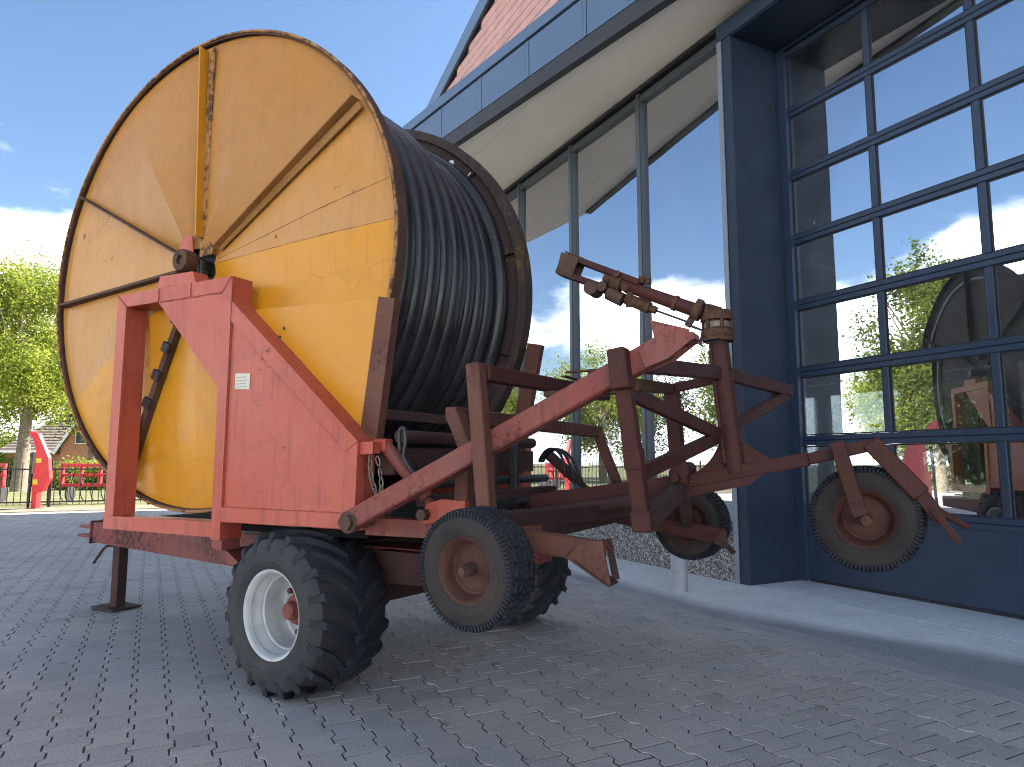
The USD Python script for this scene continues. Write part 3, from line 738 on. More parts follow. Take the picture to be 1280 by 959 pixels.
def frame_side(v0, v1, out, sheet=True):
    """one side portal of the reel; out = +1 when its outer face is at v0"""
    s0, s1 = v0, v1
    o = 0.002
    R('portal_post', plate([(-4.46, 0.902), (-4.37, 0.902), (-4.366, 2.270), (-4.459, 2.357)], s0, s1), RED, smooth=False)
    R('portal_beam', plate([(-4.459, 2.358), (-4.364, 2.271), (-3.452, 2.271), (-3.374, 2.359)], s0 + o, s1 - o), RED, smooth=False)
    R('portal_post', plate([(-3.449, 0.80), (-3.375, 0.80), (-3.366, 2.357), (-3.449, 2.266)], s0 - o, s1 + o), RED, smooth=False)
    R('lower_rail', plate([(-4.47, 0.818), (-3.452, 0.812), (-3.452, 0.898), (-4.47, 0.900)], s0 + 2 * o, s1), RED, smooth=False)
    R('sloping_beam', plate([(-3.3655, 2.203), (-2.384, 1.356), (-2.46, 1.302), (-3.3655, 2.082)], s0, s1), RED, smooth=False)
    R('rear_post', plate([(-2.470, 0.906), (-2.394, 0.906), (-2.383, 1.353), (-2.4615, 1.300)], s0 + o, s1 - o), RED, smooth=False)
    R('bottom_rail', plate([(-3.373, 0.903), (-2.472, 0.904), (-2.472, 0.980), (-3.373, 0.986)], s0 - o, s1), RED, smooth=False)
    fv = (s0 + 0.012, s0 + 0.018) if out > 0 else (s1 - 0.018, s1 - 0.012)
    R('side_sheet', plate([(-3.374, 0.984), (-2.470, 0.978), (-2.463, 1.304), (-3.367, 2.084)], *fv), RED, smooth=False)
    R('corner_gusset', plate([(-4.045, 2.2705), (-3.4500, 2.2655), (-3.4500, 1.686)], fv[0] - 0.010, fv[1] - 0.008), RED, smooth=False)
    R('bearing_plate', plate([(-4.10, 2.360), (-3.72, 2.361), (-3.752, 2.44), (-4.065, 2.445)], s0 + 0.02, s1 - 0.02), RED, smooth=False)
    R('weld_strap', [box(-4.058, -4.040, s0 - 0.004, s0 + 0.002, 2.272, 2.356), box(-3.752, -3.735, s0 - 0.004, s0 + 0.002, 2.272, 2.357)], RED, smooth=False)


frame_side(2.85, 3.0, 1)
frame_side(4.78, 4.93, -1)
def bead(p, q, v, r=0.0045):
    n = max(8, int(math.dist(p, q) / 0.02)); t = np.linspace(0, 1, n)[:, None]
    pts = np.array([p[0], v, p[1]]) + (np.array([q[0], v, q[1]]) - np.array([p[0], v, p[1]])) * t
    pts[:, 0] += rng.normal(0, 0.0012, n); pts[:, 2] += rng.normal(0, 0.0012, n)
    return sweep(pts, r * rng.uniform(0.6, 1.4, n), 6)


for p, q, v in (((-3.372, 0.986), (-2.474, 0.980), 2.856), ((-3.372, 0.99), (-3.366, 2.08), 2.858), ((-2.4715, 0.985), (-2.463, 1.30), 2.858), ((-3.36, 2.078), (-2.468, 1.306), 2.858),
                ((-3.447, 2.26), (-3.449, 1.70), 2.853), ((-4.03, 2.268), (-3.455, 2.264), 2.851), ((-4.46, 2.355), (-4.368, 2.272), 2.8515), ((-3.373, 2.355), (-3.449, 2.268), 2.849), ((-4.08, 2.359), (-3.74, 2.360), 2.862)):
    R('weld_bead', bead(p, q, v), DARKRED, smooth=40)
# maker's plate
st = R('sticker', plate([(-3.385 + 0.07, 1.765), (-3.195, 1.757), (-3.195, 1.665), (-3.315, 1.672)], 2.857, 2.8605), PAPER, smooth=False, label='small cream coloured sticker with printed lines')
for j in range(4):
    R('print_line', box(-3.306, -3.215 - 0.012 * (j % 2), 2.8562, 2.8568, 1.680 + j * 0.019, 1.684 + j * 0.019), INK, smooth=False, parent=st)
# drum: two discs with folded sheets, ribs and rim bands
nspk = 12
ang0 = math.radians(3.0)


def disc(vface, sgn, mat, name):
    """sgn -1: outer side towards smaller v"""
    core = lathe([(0.12, 0.0), (DR - 0.014, 0.0), (DR - 0.014, 0.014), (0.12, 0.014)], 96)
    core.apply_translation((DC[0], vface if sgn < 0 else vface - 0.014, DC[2]))
    return core


VN, VF = 3.10, 4.70
drum = R('drum_flange', disc(VN, -1, BRUST, ''), BRUST, smooth=20, label='near yellow drum flange')
for k in range(nspk):
    a, b = ang0 + k * 2 * PI / nspk, ang0 + (k + 1) * 2 * PI / nspk
    hs_ = (0.035, 0.010, 0.088, 0.010, 0.088, 0.010, 0.012, 0.070, 0.012, 0.065, 0.012, 0.012)
    ha, hb = hs_[k], hs_[(k + 1) % 12]
    rr = np.linspace(0.13, DR - 0.020, 8); aa = np.linspace(a, b, 7)
    vv = []
    bulge = rng.uniform(0.004, 0.012)
    for r in rr:
        for i, t in enumerate(aa):
            w = i / 6
            h = (ha * (1 - w) + hb * w) * min(1, (DR - 0.020 - r) / 0.55 + 0.10) + bulge * math.sin(PI * w) * math.sin(PI * (r - 0.13) / (DR - 0.17))
            vv.append((DC[0] + r * math.cos(t), VN - 0.006 - h, DC[2] + r * math.sin(t)))
    ff = []
    for i in range(7):
        for j in range(6):
            p = i * 7 + j
            ff += [(p, p + 7, p + 8), (p, p + 8, p + 1)]
    m = trimesh.Trimesh(np.array(vv), np.array(ff), process=False)
    n0 = m.face_normals[:, 1].mean()
    if n0 > 0:
        m.invert()
    R('drum_sheet', m, (YELOCH, YELTAN, YELTAN, YELTAN, YELTAN, YELOCH, YELOCH, YEL, YEL, YEL, YEL, YEL)[k], smooth=40, parent=drum)


def rib(deg, w, h, mat, vout, vin, r0=0.2, r1=DR - 0.055, parent=drum, name='drum_rib'):
    t = math.radians(deg); e = np.array([math.cos(t), 0, math.sin(t)])
    vm = (vout + vin) / 2
    m = beam(DC * [1, 0, 1] + [0, vm, 0] + e * r0, DC * [1, 0, 1] + [0, vm, 0] + e * r1, w, abs(vin - vout), 0.004, up=(0, 1, 0))
    R(name, m, mat, smooth=False, parent=parent)


rib(92.3, 0.012, 0, YEL, 3.005, 3.085); rib(90.2, 0.055, 0, OCHRE, 3.060, 3.075)
rib(33.5, 0.012, 0, RIBBROWN, 3.005, 3.085); rib(31.6, 0.055, 0, RIBBROWN, 3.050, 3.066)
rib(152.3, 0.014, 0, BRUST, 3.03, 3.085)
rib(-176.0, 0.022, 0, BRUST, 3.02, 3.085)
rib(-114.6, 0.045, 0, BRUST, 3.02, 3.085)
for deg, r0_, r1_ in ((3.2, 0.16, 1.57), (12.5, 0.16, 1.57)):
    t = math.radians(deg); e = np.array([math.cos(t), 0, math.sin(t)]); n = 24
    pts = []
    for q in np.linspace(r0_, r1_, n):
        fac = min(1, (DR - 0.020 - q) / 0.55 + 0.10)
        w = ((deg - 3.0) / 30.0) % 1.0; kk = int(((deg - 3.0) % 360) // 30)
        hs_ = (0.035, 0.010, 0.088, 0.010, 0.088, 0.010, 0.012, 0.070, 0.012, 0.065, 0.012, 0.012)
        h = (hs_[kk] * (1 - w) + hs_[(kk + 1) % 12] * w) * fac + 0.008 * math.sin(PI * w) * math.sin(PI * (q - 0.13) / (DR - 0.17))
        pts.append(DC * [1, 0, 1] + [0, VN - 0.0065 - h, 0] + e * q)
    R('sheet_seam', sweep(np.array(pts), 0.0016, 6), OCHRE, smooth=40, parent=drum)
for k, r in enumerate(np.linspace(0.35, 1.35, 6)):
    t = math.radians(-114.6); e = np.array([math.cos(t), 0, math.sin(t)])
    q = DC * [1, 0, 1] + [0, 3.012, 0] + e * r
    R('rib_joint', beam(q, q + e * 0.07, 0.07, 0.03, 0.006, up=(0, 1, 0)), BLACKSTEEL, parent=drum)
R('rim_band', moved(lathe([(DR - 0.022, -0.040), (DR, -0.040), (DR, 0.05), (DR - 0.012, 0.05), (DR - 0.012, -0.030), (DR - 0.022, -0.030)], 128), (DC[0], VN, DC[2])), BRUST, smooth=30, parent=drum)
R('rim_lip', moved(lathe([(DR - 0.012, -0.050), (DR + 0.002, -0.050), (DR + 0.006, -0.042), (DR + 0.0015, -0.034), (DR - 0.012, -0.038)], 128), (DC[0], VN, DC[2])), OCHRE, smooth=40, parent=drum)
drum2 = R('drum_flange', disc(VF, 1, FARRUST, ''), FARRUST, smooth=20, label='far brown rusted drum flange')
R('rim_band', moved(lathe([(DR - 0.05, -0.05), (DR + 0.02, -0.05), (DR + 0.02, 0.06), (DR + 0.005, 0.06), (DR + 0.005, -0.036), (DR - 0.05, -0.036)], 128), (DC[0], VF, DC[2])), FARRUST, smooth=30, parent=drum2)
for k in range(12):
    t = 12 + k * 30; e = math.radians(t)
    m = beam(DC * [1, 0, 1] + [0, VF - 0.035, 0] + np.array([math.cos(e), 0, math.sin(e)]) * 0.6, DC * [1, 0, 1] + [0, VF - 0.035, 0] + np.array([math.cos(e), 0, math.sin(e)]) * (DR - 0.05), 0.012, 0.045, 0.003, up=(0, 1, 0))
    R('drum_rib', m, FARRUST, smooth=False, parent=drum2)
for k in range(6):
    t = math.radians(30 + k * 60)
    m = beam(DC * [1, 0, 1] + [0, VF + 0.035, 0] + np.array([math.cos(t), 0, math.sin(t)]) * 0.2, DC * [1, 0, 1] + [0, VF + 0.035, 0] + np.array([math.cos(t), 0, math.sin(t)]) * (DR - 0.05), 0.03, 0.06, 0.003, up=(0, 1, 0))
    R('drum_rib', m, FARRUST, smooth=False, parent=drum2)
# light flaked spots on the far flange
for t, r, s in ((52, 1.50, 0.045), (43, 1.53, 0.03), (40.5, 1.40, 0.035)):
    e = math.radians(t); q = DC * [1, 0, 1] + [0, VF - 0.0155, 0] + np.array([math.cos(e), 0, math.sin(e)]) * (r - 0.01)
    pts = [(q[0] + s * rng.uniform(0.35, 1) * math.cos(w), q[2] + s * 0.7 * rng.uniform(0.35, 1) * math.sin(w)) for w in np.arange(9) * 2 * PI / 9]
    R('paint_flake', plate(pts, q[1] - 0.002, q[1]), WHITE, smooth=False, parent=drum2)
R('drum_core', moved(lathe([(0.0, VN + 0.02), (1.365, VN + 0.02), (1.365, VF - 0.02), (0.0, VF - 0.02)], 96, False), (DC[0], 0, DC[2])), BLACKSTEEL, smooth=30)
# the hose as one helix: outer layer over most of the width, one layer lower beyond a cross-over
pts = []
HP, HRAD = 0.139, 0.066
turns_a, turns_b, per = 6, 5, 110
for i in range(turns_a * per + 1):
    t = i / per; a = math.radians(-100) + t * 2 * PI
    lay = t % 1.0
    pts.append((DC[0] + 1.432 * math.cos(a), 3.195 + HP * t, DC[2] + 1.432 * math.sin(a)))
n_a = len(pts)
for i in range(1, turns_b * per + 1):
    t = turns_a + i / per; a = math.radians(-100) + t * 2 * PI
    r = 1.432 - 0.055 * min(1, i / 40)
    if t > 10.0:
        r += 0.05
    wob = 0.008 * math.sin(3 * a + t)
    pts.append((DC[0] + r * math.cos(a), 3.195 + HP * t - 0.012 * min(1, i / 30) + wob, DC[2] + r * math.sin(a)))
hp = np.array(pts); hp[:, 1] += 0.006 * np.sin(hp[:, 0] * 3.1 + hp[:, 2] * 2.3)
R('hose', sweep(hp, HRAD, 14), HOSE, smooth=True, label='thick black hose wound round the drum')
# axle and bearing
R('axle', [tube((DC[0], 2.90, DC[2]), (DC[0], 3.12, DC[2]), 0.052, 24), tube((DC[0], 4.66, DC[2]), (DC[0], 4.9, DC[2]), 0.052, 24)], BLACKSTEEL, smooth=40)
br = R('bearing', moved(lathe([(0.030, -0.045), (0.068, -0.045), (0.074, -0.03), (0.074, 0.03), (0.068, 0.045), (0.030, 0.045)], 32), (DC[0] + 0.02, 2.925, DC[2])), ORUST, smooth=40)
R('bearing_cap', moved(lathe([(0.0, -0.03), (0.028, -0.03), (0.034, -0.015), (0.034, 0.02), (0.0, 0.02)], 24, False), (DC[0] + 0.02, 2.925, DC[2])), BLACKSTEEL, smooth=40, parent=br)
R('bearing_block', [box(DC[0] - 0.085, DC[0] + 0.095, 2.985, 3.045, 2.446, 2.50, 0.008), box(DC[0] - 0.06, DC[0] + 0.085, 2.99, 3.04, 2.48, 2.565, 0.01)], BLACKSTEEL)
R('hub_plate', [plate([(DC[0] - 0.14, DC[2] + 0.06), (DC[0] - 0.02, DC[2] + 0.09), (DC[0] - 0.035, DC[2] + 0.20), (DC[0] - 0.10, DC[2] + 0.22), (DC[0] - 0.155, DC[2] + 0.15)], 3.005, 3.015)], RED, smooth=False, parent=drum)
R('hub_plate', [plate([(DC[0] + 0.03, DC[2] + 0.05), (DC[0] + 0.15, DC[2] + 0.06), (DC[0] + 0.15, DC[2] + 0.10), (DC[0] + 0.08, DC[2] + 0.18), (DC[0] + 0.03, DC[2] + 0.15)], 3.02, 3.03)], OCHRE, smooth=False, parent=drum)
R('axle_saddle', [sweep(bez((DC[0] - 0.06, 2.975, 2.44), (DC[0] - 0.075, 2.975, 2.63), (DC[0] + 0.095, 2.975, 2.63), (DC[0] + 0.08, 2.975, 2.44)), 0.011, 8)], BLACKSTEEL, smooth=40)
# yellow side guard with brown channel, and its partner on the far side
R('guard_plate', plate([(-3.32, 2.172), (-2.377, 2.148), (-2.483, 1.402), (-3.30, 1.42)], 2.992, 2.998, ), YEL, smooth=False)
for du, dz in ((-3.075, 2.035), (-3.108, 1.985)):
    R('guard_hole', moved(lathe([(0, -0.0005), (0.011, -0.0005), (0.011, 0.0005), (0, 0.0005)], 14, False), (du, 2.9905, dz)), BLACKSTEEL, smooth=False)
R('guard_channel', plate([(-2.375, 2.150), (-2.264, 2.128), (-2.378, 1.30), (-2.492, 1.315)], 2.985, 3.045), BROWNRED, smooth=False)
R('guard_channel', plate([(-2.315, 2.15), (-2.205, 2.128), (-2.372, 1.30), (-2.48, 1.315)], 4.72, 4.79), BROWNRED, smooth=False)
# deck, turntable and chassis
R('deck', box(-4.40, -2.42, 3.0, 4.78, 0.84, 0.878, 0.004), SOOT)
R('turntable', moved(lathe([(0.0, 0.70), (0.55, 0.70), (0.55, 0.76), (0.48, 0.765), (0.48, 0.84), (0, 0.84)], 48, False).apply_transform(trimesh.transformations.rotation_matrix(PI / 2, (1, 0, 0))), (-3.3, 3.9, 0)), DIRTY, smooth=30)
E_ = np.array([-0.9939, 0.1103, 0.0])       # chassis direction, swung against the upper frame
N_ = np.array([0.1103, 0.9939, 0.0])
JK = np.array([-5.81, 3.88, 0.0])


def ch(s, t, z):
    """chassis coordinates: s metres behind the jack, t across, z up"""
    p = JK - E_ * s + N_ * t
    return np.array([p[0], p[1], z])


def chplate(poly, t0, t1):
    m = plate([(0, 0), (1, 0), (0, 1)], 0, 1) if False else plate(poly, t0, t1)
    v = np.array(m.vertices)
    w = JK[None] - E_[None] * v[:, :1] + N_[None] * v[:, 1:2]
    return trimesh.Trimesh(np.c_[w[:, :2], v[:, 2]], m.faces, process=False)


chas = R('chassis_beam', chplate([(-0.28, 0.720), (-0.28, 0.553), (1.9, 0.505), (3.62, 0.545), (3.62, 0.742), (1.4, 0.742)], -0.11, 0.11), CHASR, smooth=False)
R('chassis_beam', chplate([(0.9, 0.720), (0.9, 0.56), (1.9, 0.505), (3.62, 0.545), (3.62, 0.742)], 0.98, 1.16), CHASR, smooth=False)
for s in (1.2, 2.5, 3.4):
    R('cross_member', chplate([(s, 0.56), (s + 0.12, 0.56), (s + 0.12, 0.70), (s, 0.70)], 0.115, 0.975), DIRTY, smooth=False)
R('hitch', [chplate([(-0.62, 0.655), (-0.28, 0.655), (-0.28, 0.679), (-0.62, 0.679)], -0.06, 0.07), chplate([(-0.64, 0.575), (-0.28, 0.575), (-0.28, 0.598), (-0.64, 0.598)], -0.06, 0.07)], REDRUST, smooth=False)
R('hitch_pin', [sweep([ch(-0.30, -0.02, 0.70), ch(-0.28, -0.02, 0.745), ch(-0.1, -0.05, 0.75), ch(0.15, -0.08, 0.742)], 0.009, 8)], BLACKSTEEL, smooth=40)
R('end_plate', chplate([(-0.30, 0.54), (-0.28, 0.54), (-0.28, 0.735), (-0.30, 0.735)], -0.125, 0.125), CHASR, smooth=False)
# parking jack
R('jack_leg', beam(ch(0, 0, 0.02), ch(0, 0, 0.56), 0.088, 0.088, 0.006), DIRTY)
R('jack_foot', [plate([(JK[0] - 0.16, 0.008), (JK[0] + 0.13, 0.008), (JK[0] + 0.13, 0.022), (JK[0] - 0.16, 0.03)], JK[1] - 0.13, JK[1] + 0.13)], DIRTY, smooth=False)
R('jack_crank', sweep([ch(-0.01, -0.06, 0.535), ch(-0.06, -0.09, 0.53), ch(-0.10, -0.10, 0.50), ch(-0.20, -0.12, 0.38)], 0.011, 8), DIRTY, smooth=40)
R('foot_bracket', [plate([(-3.455, 0.798), (-3.37, 0.798), (-3.37, 0.74), (-3.455, 0.75)], 2.86, 2.99), plate([(-3.45, 0.735), (-3.22, 0.60), (-3.28, 0.59), (-3.42, 0.66)], 2.95, 3.3)], REDRUST, smooth=False)
R('foot_bracket', plate([(-3.36, 0.895), (-2.45, 0.895), (-2.5, 0.86), (-3.3, 0.84)], 3.02, 3.3), DARKRED, smooth=False)


# --- wheels
def ag_tyre(Rr, Wd_, rim, nlug):
    c = Rr - 0.032
    prof = [(rim, -Wd_ * 0.43), (rim + 0.010, -Wd_ * 0.465), (rim + 0.016, -Wd_ * 0.468), (rim + 0.019, -Wd_ * 0.48), (rim + 0.045, -Wd_ * 0.502), (rim + 0.060, -Wd_ * 0.509), (rim + 0.063, -Wd_ * 0.505), (rim + 0.11, -Wd_ * 0.505), (c - 0.045, -Wd_ * 0.485), (c - 0.018, -Wd_ * 0.44), (c - 0.006, -Wd_ * 0.30), (c, 0)]
    prof = prof + [(r, -y) for r, y in prof[-2::-1]]
    carc = lathe(prof + [(rim - 0.004, Wd_ * 0.40), (rim - 0.004, -Wd_ * 0.40)], 72)

    def rad(y):
        y = abs(y) / Wd_
        return float(np.interp(y, [0, 0.30, 0.44, 0.485, 0.505], [c, c - 0.006, c - 0.018, c - 0.045, c - 0.085]))
    lugs = []
    for side in (-1, 1):
        for k in range(nlug):
            base = (k + (0.5 if side > 0 else 0)) * 2 * PI / nlug
            prev = []
            steps = 9
            for i in range(steps + 1):
                t = i / steps
                y = side * Wd_ * (0.503 - 0.535 * t)
                a = base - (0.10 * t + 0.42 * t * t)
                tw = 0.046 if t > 0.12 else 0.055
                top = 0.034
                r0 = rad(y) - 0.006; r1 = min(rad(y) + top, Rr) if t > 0 else rad(y) + 0.012
                # lug width measured across its own run
                slope = (0.10 + 0.84 * t) * Rr / (Wd_ * 0.535)
                da = tw * math.sqrt(1 + slope * slope) / Rr / 2
                sh = 0.72
                prev.append([(r0 * math.cos(a - da), y, r0 * math.sin(a - da)), (r0 * math.cos(a + da), y, r0 * math.sin(a + da)),
                             (r1 * math.cos(a + da * sh), y, r1 * math.sin(a + da * sh)), (r1 * math.cos(a - da * sh), y, r1 * math.sin(a - da * sh))])
            v = np.array(prev).reshape(-1, 3); f = []
            for i in range(steps):
                for q in range(4):
                    q2 = (q + 1) % 4
                    f += [(i * 4 + q, i * 4 + q2, i * 4 + 4 + q2), (i * 4 + q, i * 4 + 4 + q2, i * 4 + 4 + q)]
            e = steps * 4
            f += [(0, 3, 2), (0, 2, 1), (e, e + 1, e + 2), (e, e + 2, e + 3)]
            m = trimesh.Trimesh(v, np.array(f), process=False)
            if m.volume < 0:
                m.invert()
            lugs.append(m)
    return carc, trimesh.util.concatenate(lugs)


def place_wheel(m, c, yaw):
    m = m.copy(); m.apply_transform(trimesh.transformations.rotation_matrix(math.radians(yaw), (0, 0, 1))); m.apply_translation(c); return m


carc, lugs = ag_tyre(0.448, 0.50, 0.222, 19)
rimp = [(0.226, -0.232), (0.238, -0.236), (0.240, -0.224), (0.228, -0.216), (0.218, -0.17), (0.198, -0.15), (0.196, 0.10), (0.218, 0.16), (0.228, 0.216), (0.240, 0.224), (0.238, 0.236), (0.226, 0.232),
        (0.212, 0.16), (0.190, 0.10), (0.189, 0.028), (0.165, 0.012), (0.0, 0.012), (0.0, 0.0), (0.150, 0.0), (0.158, -0.012), (0.176, -0.016), (0.183, -0.03), (0.186, -0.05), (0.188, -0.135), (0.196, -0.142), (0.198, -0.156), (0.208, -0.172), (0.215, -0.196), (0.212, -0.205), (0.218, -0.222)]
rim_m = lathe(rimp, 56)
hubm = [moved(lathe([(0.0, -0.135), (0.036, -0.135), (0.046, -0.125), (0.052, -0.085), (0.078, -0.075), (0.088, -0.055), (0.092, -0.016), (0.105, -0.012), (0.105, 0.0), (0.0, 0.0)], 28, False), (0, 0, 0))]
nuts = [bolt((0.132 * math.cos(t), -0.02, 0.132 * math.sin(t)), 0.017, 0.045) for t in np.arange(6) * PI / 3 + 0.35]
wheel_c = [(-2.875, 3.035, 0.437), (-2.62, 5.03, 0.437)]
for (c, flip) in zip(wheel_c, (0, 180)):
    w = R('wheel', place_wheel(carc, c, -7 + flip), TYRE, smooth=40, label='wide black tractor tyre on the trailer axle')
    R('tread_lugs', place_wheel(lugs, c, -7 + flip), TREAD, smooth=35, parent=w)
    R('rim', place_wheel(rim_m, c, -7 + flip), RIMWHITE, smooth=35, parent=w)
    R('hub', place_wheel(trimesh.util.concatenate(hubm), c, -7 + flip), REDRUST, smooth=35, parent=w)
    for nut in nuts:
        R('wheel_nut', place_wheel(nut, c, -7 + flip), BRUST, smooth=25, parent=w)
    R('valve', place_wheel(tube((0.06, -0.03, -0.165), (0.10, -0.07, -0.15), 0.006, 8), c, -7 + flip), BLACKSTEEL, smooth=40, parent=w)
a0_, a1_ = np.array(wheel_c[0]), np.array(wheel_c[1])
R('axle_beam', beam(a0_ + (a1_ - a0_) * 0.07, a0_ + (a1_ - a0_) * 0.93, 0.11, 0.11), DIRTY)
for s, t in ((2.86, 0.0), (2.86, 1.07)):
    R('axle_bracket', chplate([(s, 0.50), (s + 0.3, 0.50), (s + 0.24, 0.56), (s + 0.06, 0.56)], t - 0.09, t + 0.09), DIRTY, smooth=False)
# --- rear of the upper frame
R('rear_rail', plate([(-2.39, 0.868), (-1.42, 0.872), (-1.42, 0.948), (-2.39, 0.958)], 2.94, 3.04), REDRUST, smooth=False)
R('rear_rail', plate([(-2.39, 0.868), (-1.42, 0.872), (-1.42, 0.948), (-2.39, 0.958)], 4.66, 4.76), DIRTY, smooth=False)
R('rear_plate', [chplate([(3.25, 0.55), (3.72, 0.57), (3.72, 0.735), (3.25, 0.735)], -0.20, -0.115)], DIRTY, smooth=False)
for (p, q, w, h, mt) in (((-2.43, 3.02, 1.512), (-2.43, 4.74, 1.512), 0.06, 0.06, DIRTY), ((-2.33, 3.02, 1.252), (-2.33, 4.74, 1.252), 0.11, 0.15, DIRTY),
                         ((-2.16, 3.05, 1.13), (-2.16, 4.7, 1.13), 0.05, 0.05, GALV), ((-2.10, 3.04, 1.045), (-2.10, 4.66, 1.045), 0.09, 0.06, DIRTY),
                         ((-2.36, 3.04, 0.97), (-2.36, 4.76, 0.97), 0.10, 0.10, BLACKSTEEL), ((-1.50, 3.04, 0.91), (-1.50, 4.66, 0.91), 0.10, 0.08, DIRTY)):
    R('cross_bar', beam(p, q, w, h, 0.006) if mt is not GALV else tube(p, q, 0.028, 18), mt if mt is not GALV else BLACKSTEEL, smooth=35)
R('hose_roller', tube((-2.27, 3.06, 1.385), (-2.27, 4.7, 1.385), 0.036, 20), DIRTY, smooth=40)
R('hose_guide', [beam((-2.11, 3.8, 1.0), (-2.11, 3.8, 1.42), 0.05, 0.05), beam((-2.11, 4.1, 1.0), (-2.11, 4.1, 1.42), 0.05, 0.05)], BLACKSTEEL)
R('rear_lug', plate([(-2.01, 0.94), (-1.985, 1.04), (-1.90, 1.065), (-1.76, 1.06), (-1.76, 1.0), (-1.92, 0.955)], 2.90, 2.94), RED, smooth=False)
R('lug_bolt', bolt((-1.985, 2.885, 0.99), 0.03, 0.06), BRUST)
R('chain_lug', plate([(-2.382, 1.352), (-2.30, 1.352), (-2.30, 1.29), (-2.383, 1.285)], 2.872, 2.93), RED, smooth=False)
# ram with its hose
R('lift_ram', [tube((-2.32, 3.0, 1.335), (-2.08, 3.05, 1.06), 0.036, 20), tube((-2.12, 3.04, 1.105), (-2.0, 3.06, 0.965), 0.022, 14)], REDRUST, smooth=35)
R('ram_clevis', box(-2.37, -2.29, 2.955, 3.035, 1.30, 1.37, 0.008), RED)
R('ram_clevis', box(-2.03, -1.97, 3.02, 3.10, 0.94, 1.0, 0.008), RED)
R('hydraulic_hose', sweep(bez((-2.19, 2.96, 1.30), (-2.23, 2.96, 1.48), (-2.12, 2.96, 1.46), (-2.17, 2.96, 1.28)).tolist() + bez((-2.165, 2.96, 1.265), (-2.12, 2.96, 1.19), (-2.07, 2.98, 1.15), (-2.03, 3.0, 1.15))[1:].tolist(), 0.012, 9), HOSE, smooth=True)
R('lift_ram', [tube((-2.10, 4.62, 1.30), (-1.88, 4.62, 1.12), 0.038, 18), tube((-1.9, 4.62, 1.135), (-1.72, 4.62, 0.99), 0.022, 12)], DIRTY, smooth=35)
for j in range(3):
    R('hydraulic_hose', sweep(bez((-2.14, 4.55 + 0.03 * j, 1.25), (-2.06 + 0.03 * j, 4.5, 1.40), (-1.90 + 0.03 * j, 4.48, 1.36), (-1.92 + 0.06 * j, 4.5 + 0.03 * j, 1.14 - 0.05 * j)), 0.011, 8), HOSE, smooth=True)
# hanging chain loop: separate links
def link(c, d, turn):
    a = np.arange(16) * 2 * PI / 16
    loop = np.c_[0.0115 * np.cos(a), 0 * a, 0.026 * np.sin(a)]
    m = sweep(loop, 0.0038, 7, closed=True)
    if turn:
        m.apply_transform(trimesh.transformations.rotation_matrix(PI / 2, (0, 0, 1)))
    T, L = orient((0, 0, 0), d, up=(0, 1, 0.01))
    RR = T.copy(); RR[:3, 3] = 0
    m.apply_transform(trimesh.transformations.rotation_matrix(PI / 2, (0, 1, 0)))
    m.apply_transform(RR); m.apply_translation(c)
    return m


cur = np.vstack([bez((-2.335, 2.90, 1.285), (-2.345, 2.90, 1.2), (-2.33, 2.90, 1.15), (-2.285, 2.90, 1.075), 8), bez((-2.285, 2.90, 1.075), (-2.255, 2.90, 1.03), (-2.25, 2.91, 1.12), (-2.30, 2.905, 1.285), 8)[1:]])
for i in range(len(cur) - 1):
    d = cur[i + 1] - cur[i]
    R('chain_link', link((cur[i] + cur[i + 1]) / 2, d, i % 2), CHAIN, smooth=True)
# cradle that stands behind the drum
R('cradle', [beam((-1.886, 3.0, 1.495), (-1.765, 3.0, 1.235), 0.075, 0.075, 0.006, up=(0, 1, 0)), beam((-1.89, 2.965, 1.487), (-1.72, 4.63, 1.455), 0.07, 0.075, 0.006),
             beam((-1.72, 4.6, 1.465), (-1.575, 4.6, 1.10), 0.06, 0.06, 0.006, up=(0, 1, 0)), beam((-1.80, 2.97, 1.26), (-1.81, 2.97, 0.99), 0.075, 0.075, 0.006, up=(0, 1, 0)),
             beam((-1.58, 4.6, 1.13), (-1.62, 4.6, 0.93), 0.06, 0.06, 0.006, up=(0, 1, 0)), beam((-1.62, 4.6, 0.95), (-2.0, 4.62, 0.93), 0.06, 0.05)], BROWNRED, smooth=False)
# lifting arm with its hooked end
R('lifting_arm', beam((-2.384, 2.80, 0.944), (-0.735, 2.80, 1.722), 0.085, 0.098, 0.008), REDRUST)
R('arm_hook', plate([(-0.790, 1.826), (-0.634, 1.775), (-0.621, 1.733), (-0.720, 1.662), (-0.815, 1.63), (-0.84, 1.70), (-0.772, 1.742)], 2.748, 2.757), REDRUST, smooth=False)
R('arm_hook', plate([(-0.790, 1.826), (-0.634, 1.775), (-0.621, 1.733), (-0.720, 1.662), (-0.815, 1.63), (-0.84, 1.70), (-0.772, 1.742)], 2.845, 2.854), REDRUST, smooth=False)
R('hook_web', beam((-0.640, 2.80, 1.758), (-0.632, 2.80, 1.728), 0.10, 0.05, 0.003), REDRUST)
R('pivot_pin', [bolt((-2.355, 2.745, 0.948), 0.042, 0.03), moved(lathe([(0, -0.02), (0.055, -0.02), (0.055, 0.02), (0, 0.02)], 24, False), (-2.355, 2.775, 0.948)), tube((-2.355, 2.76, 0.948), (-2.355, 2.95, 0.948), 0.03, 16)], BRUST, smooth=30)

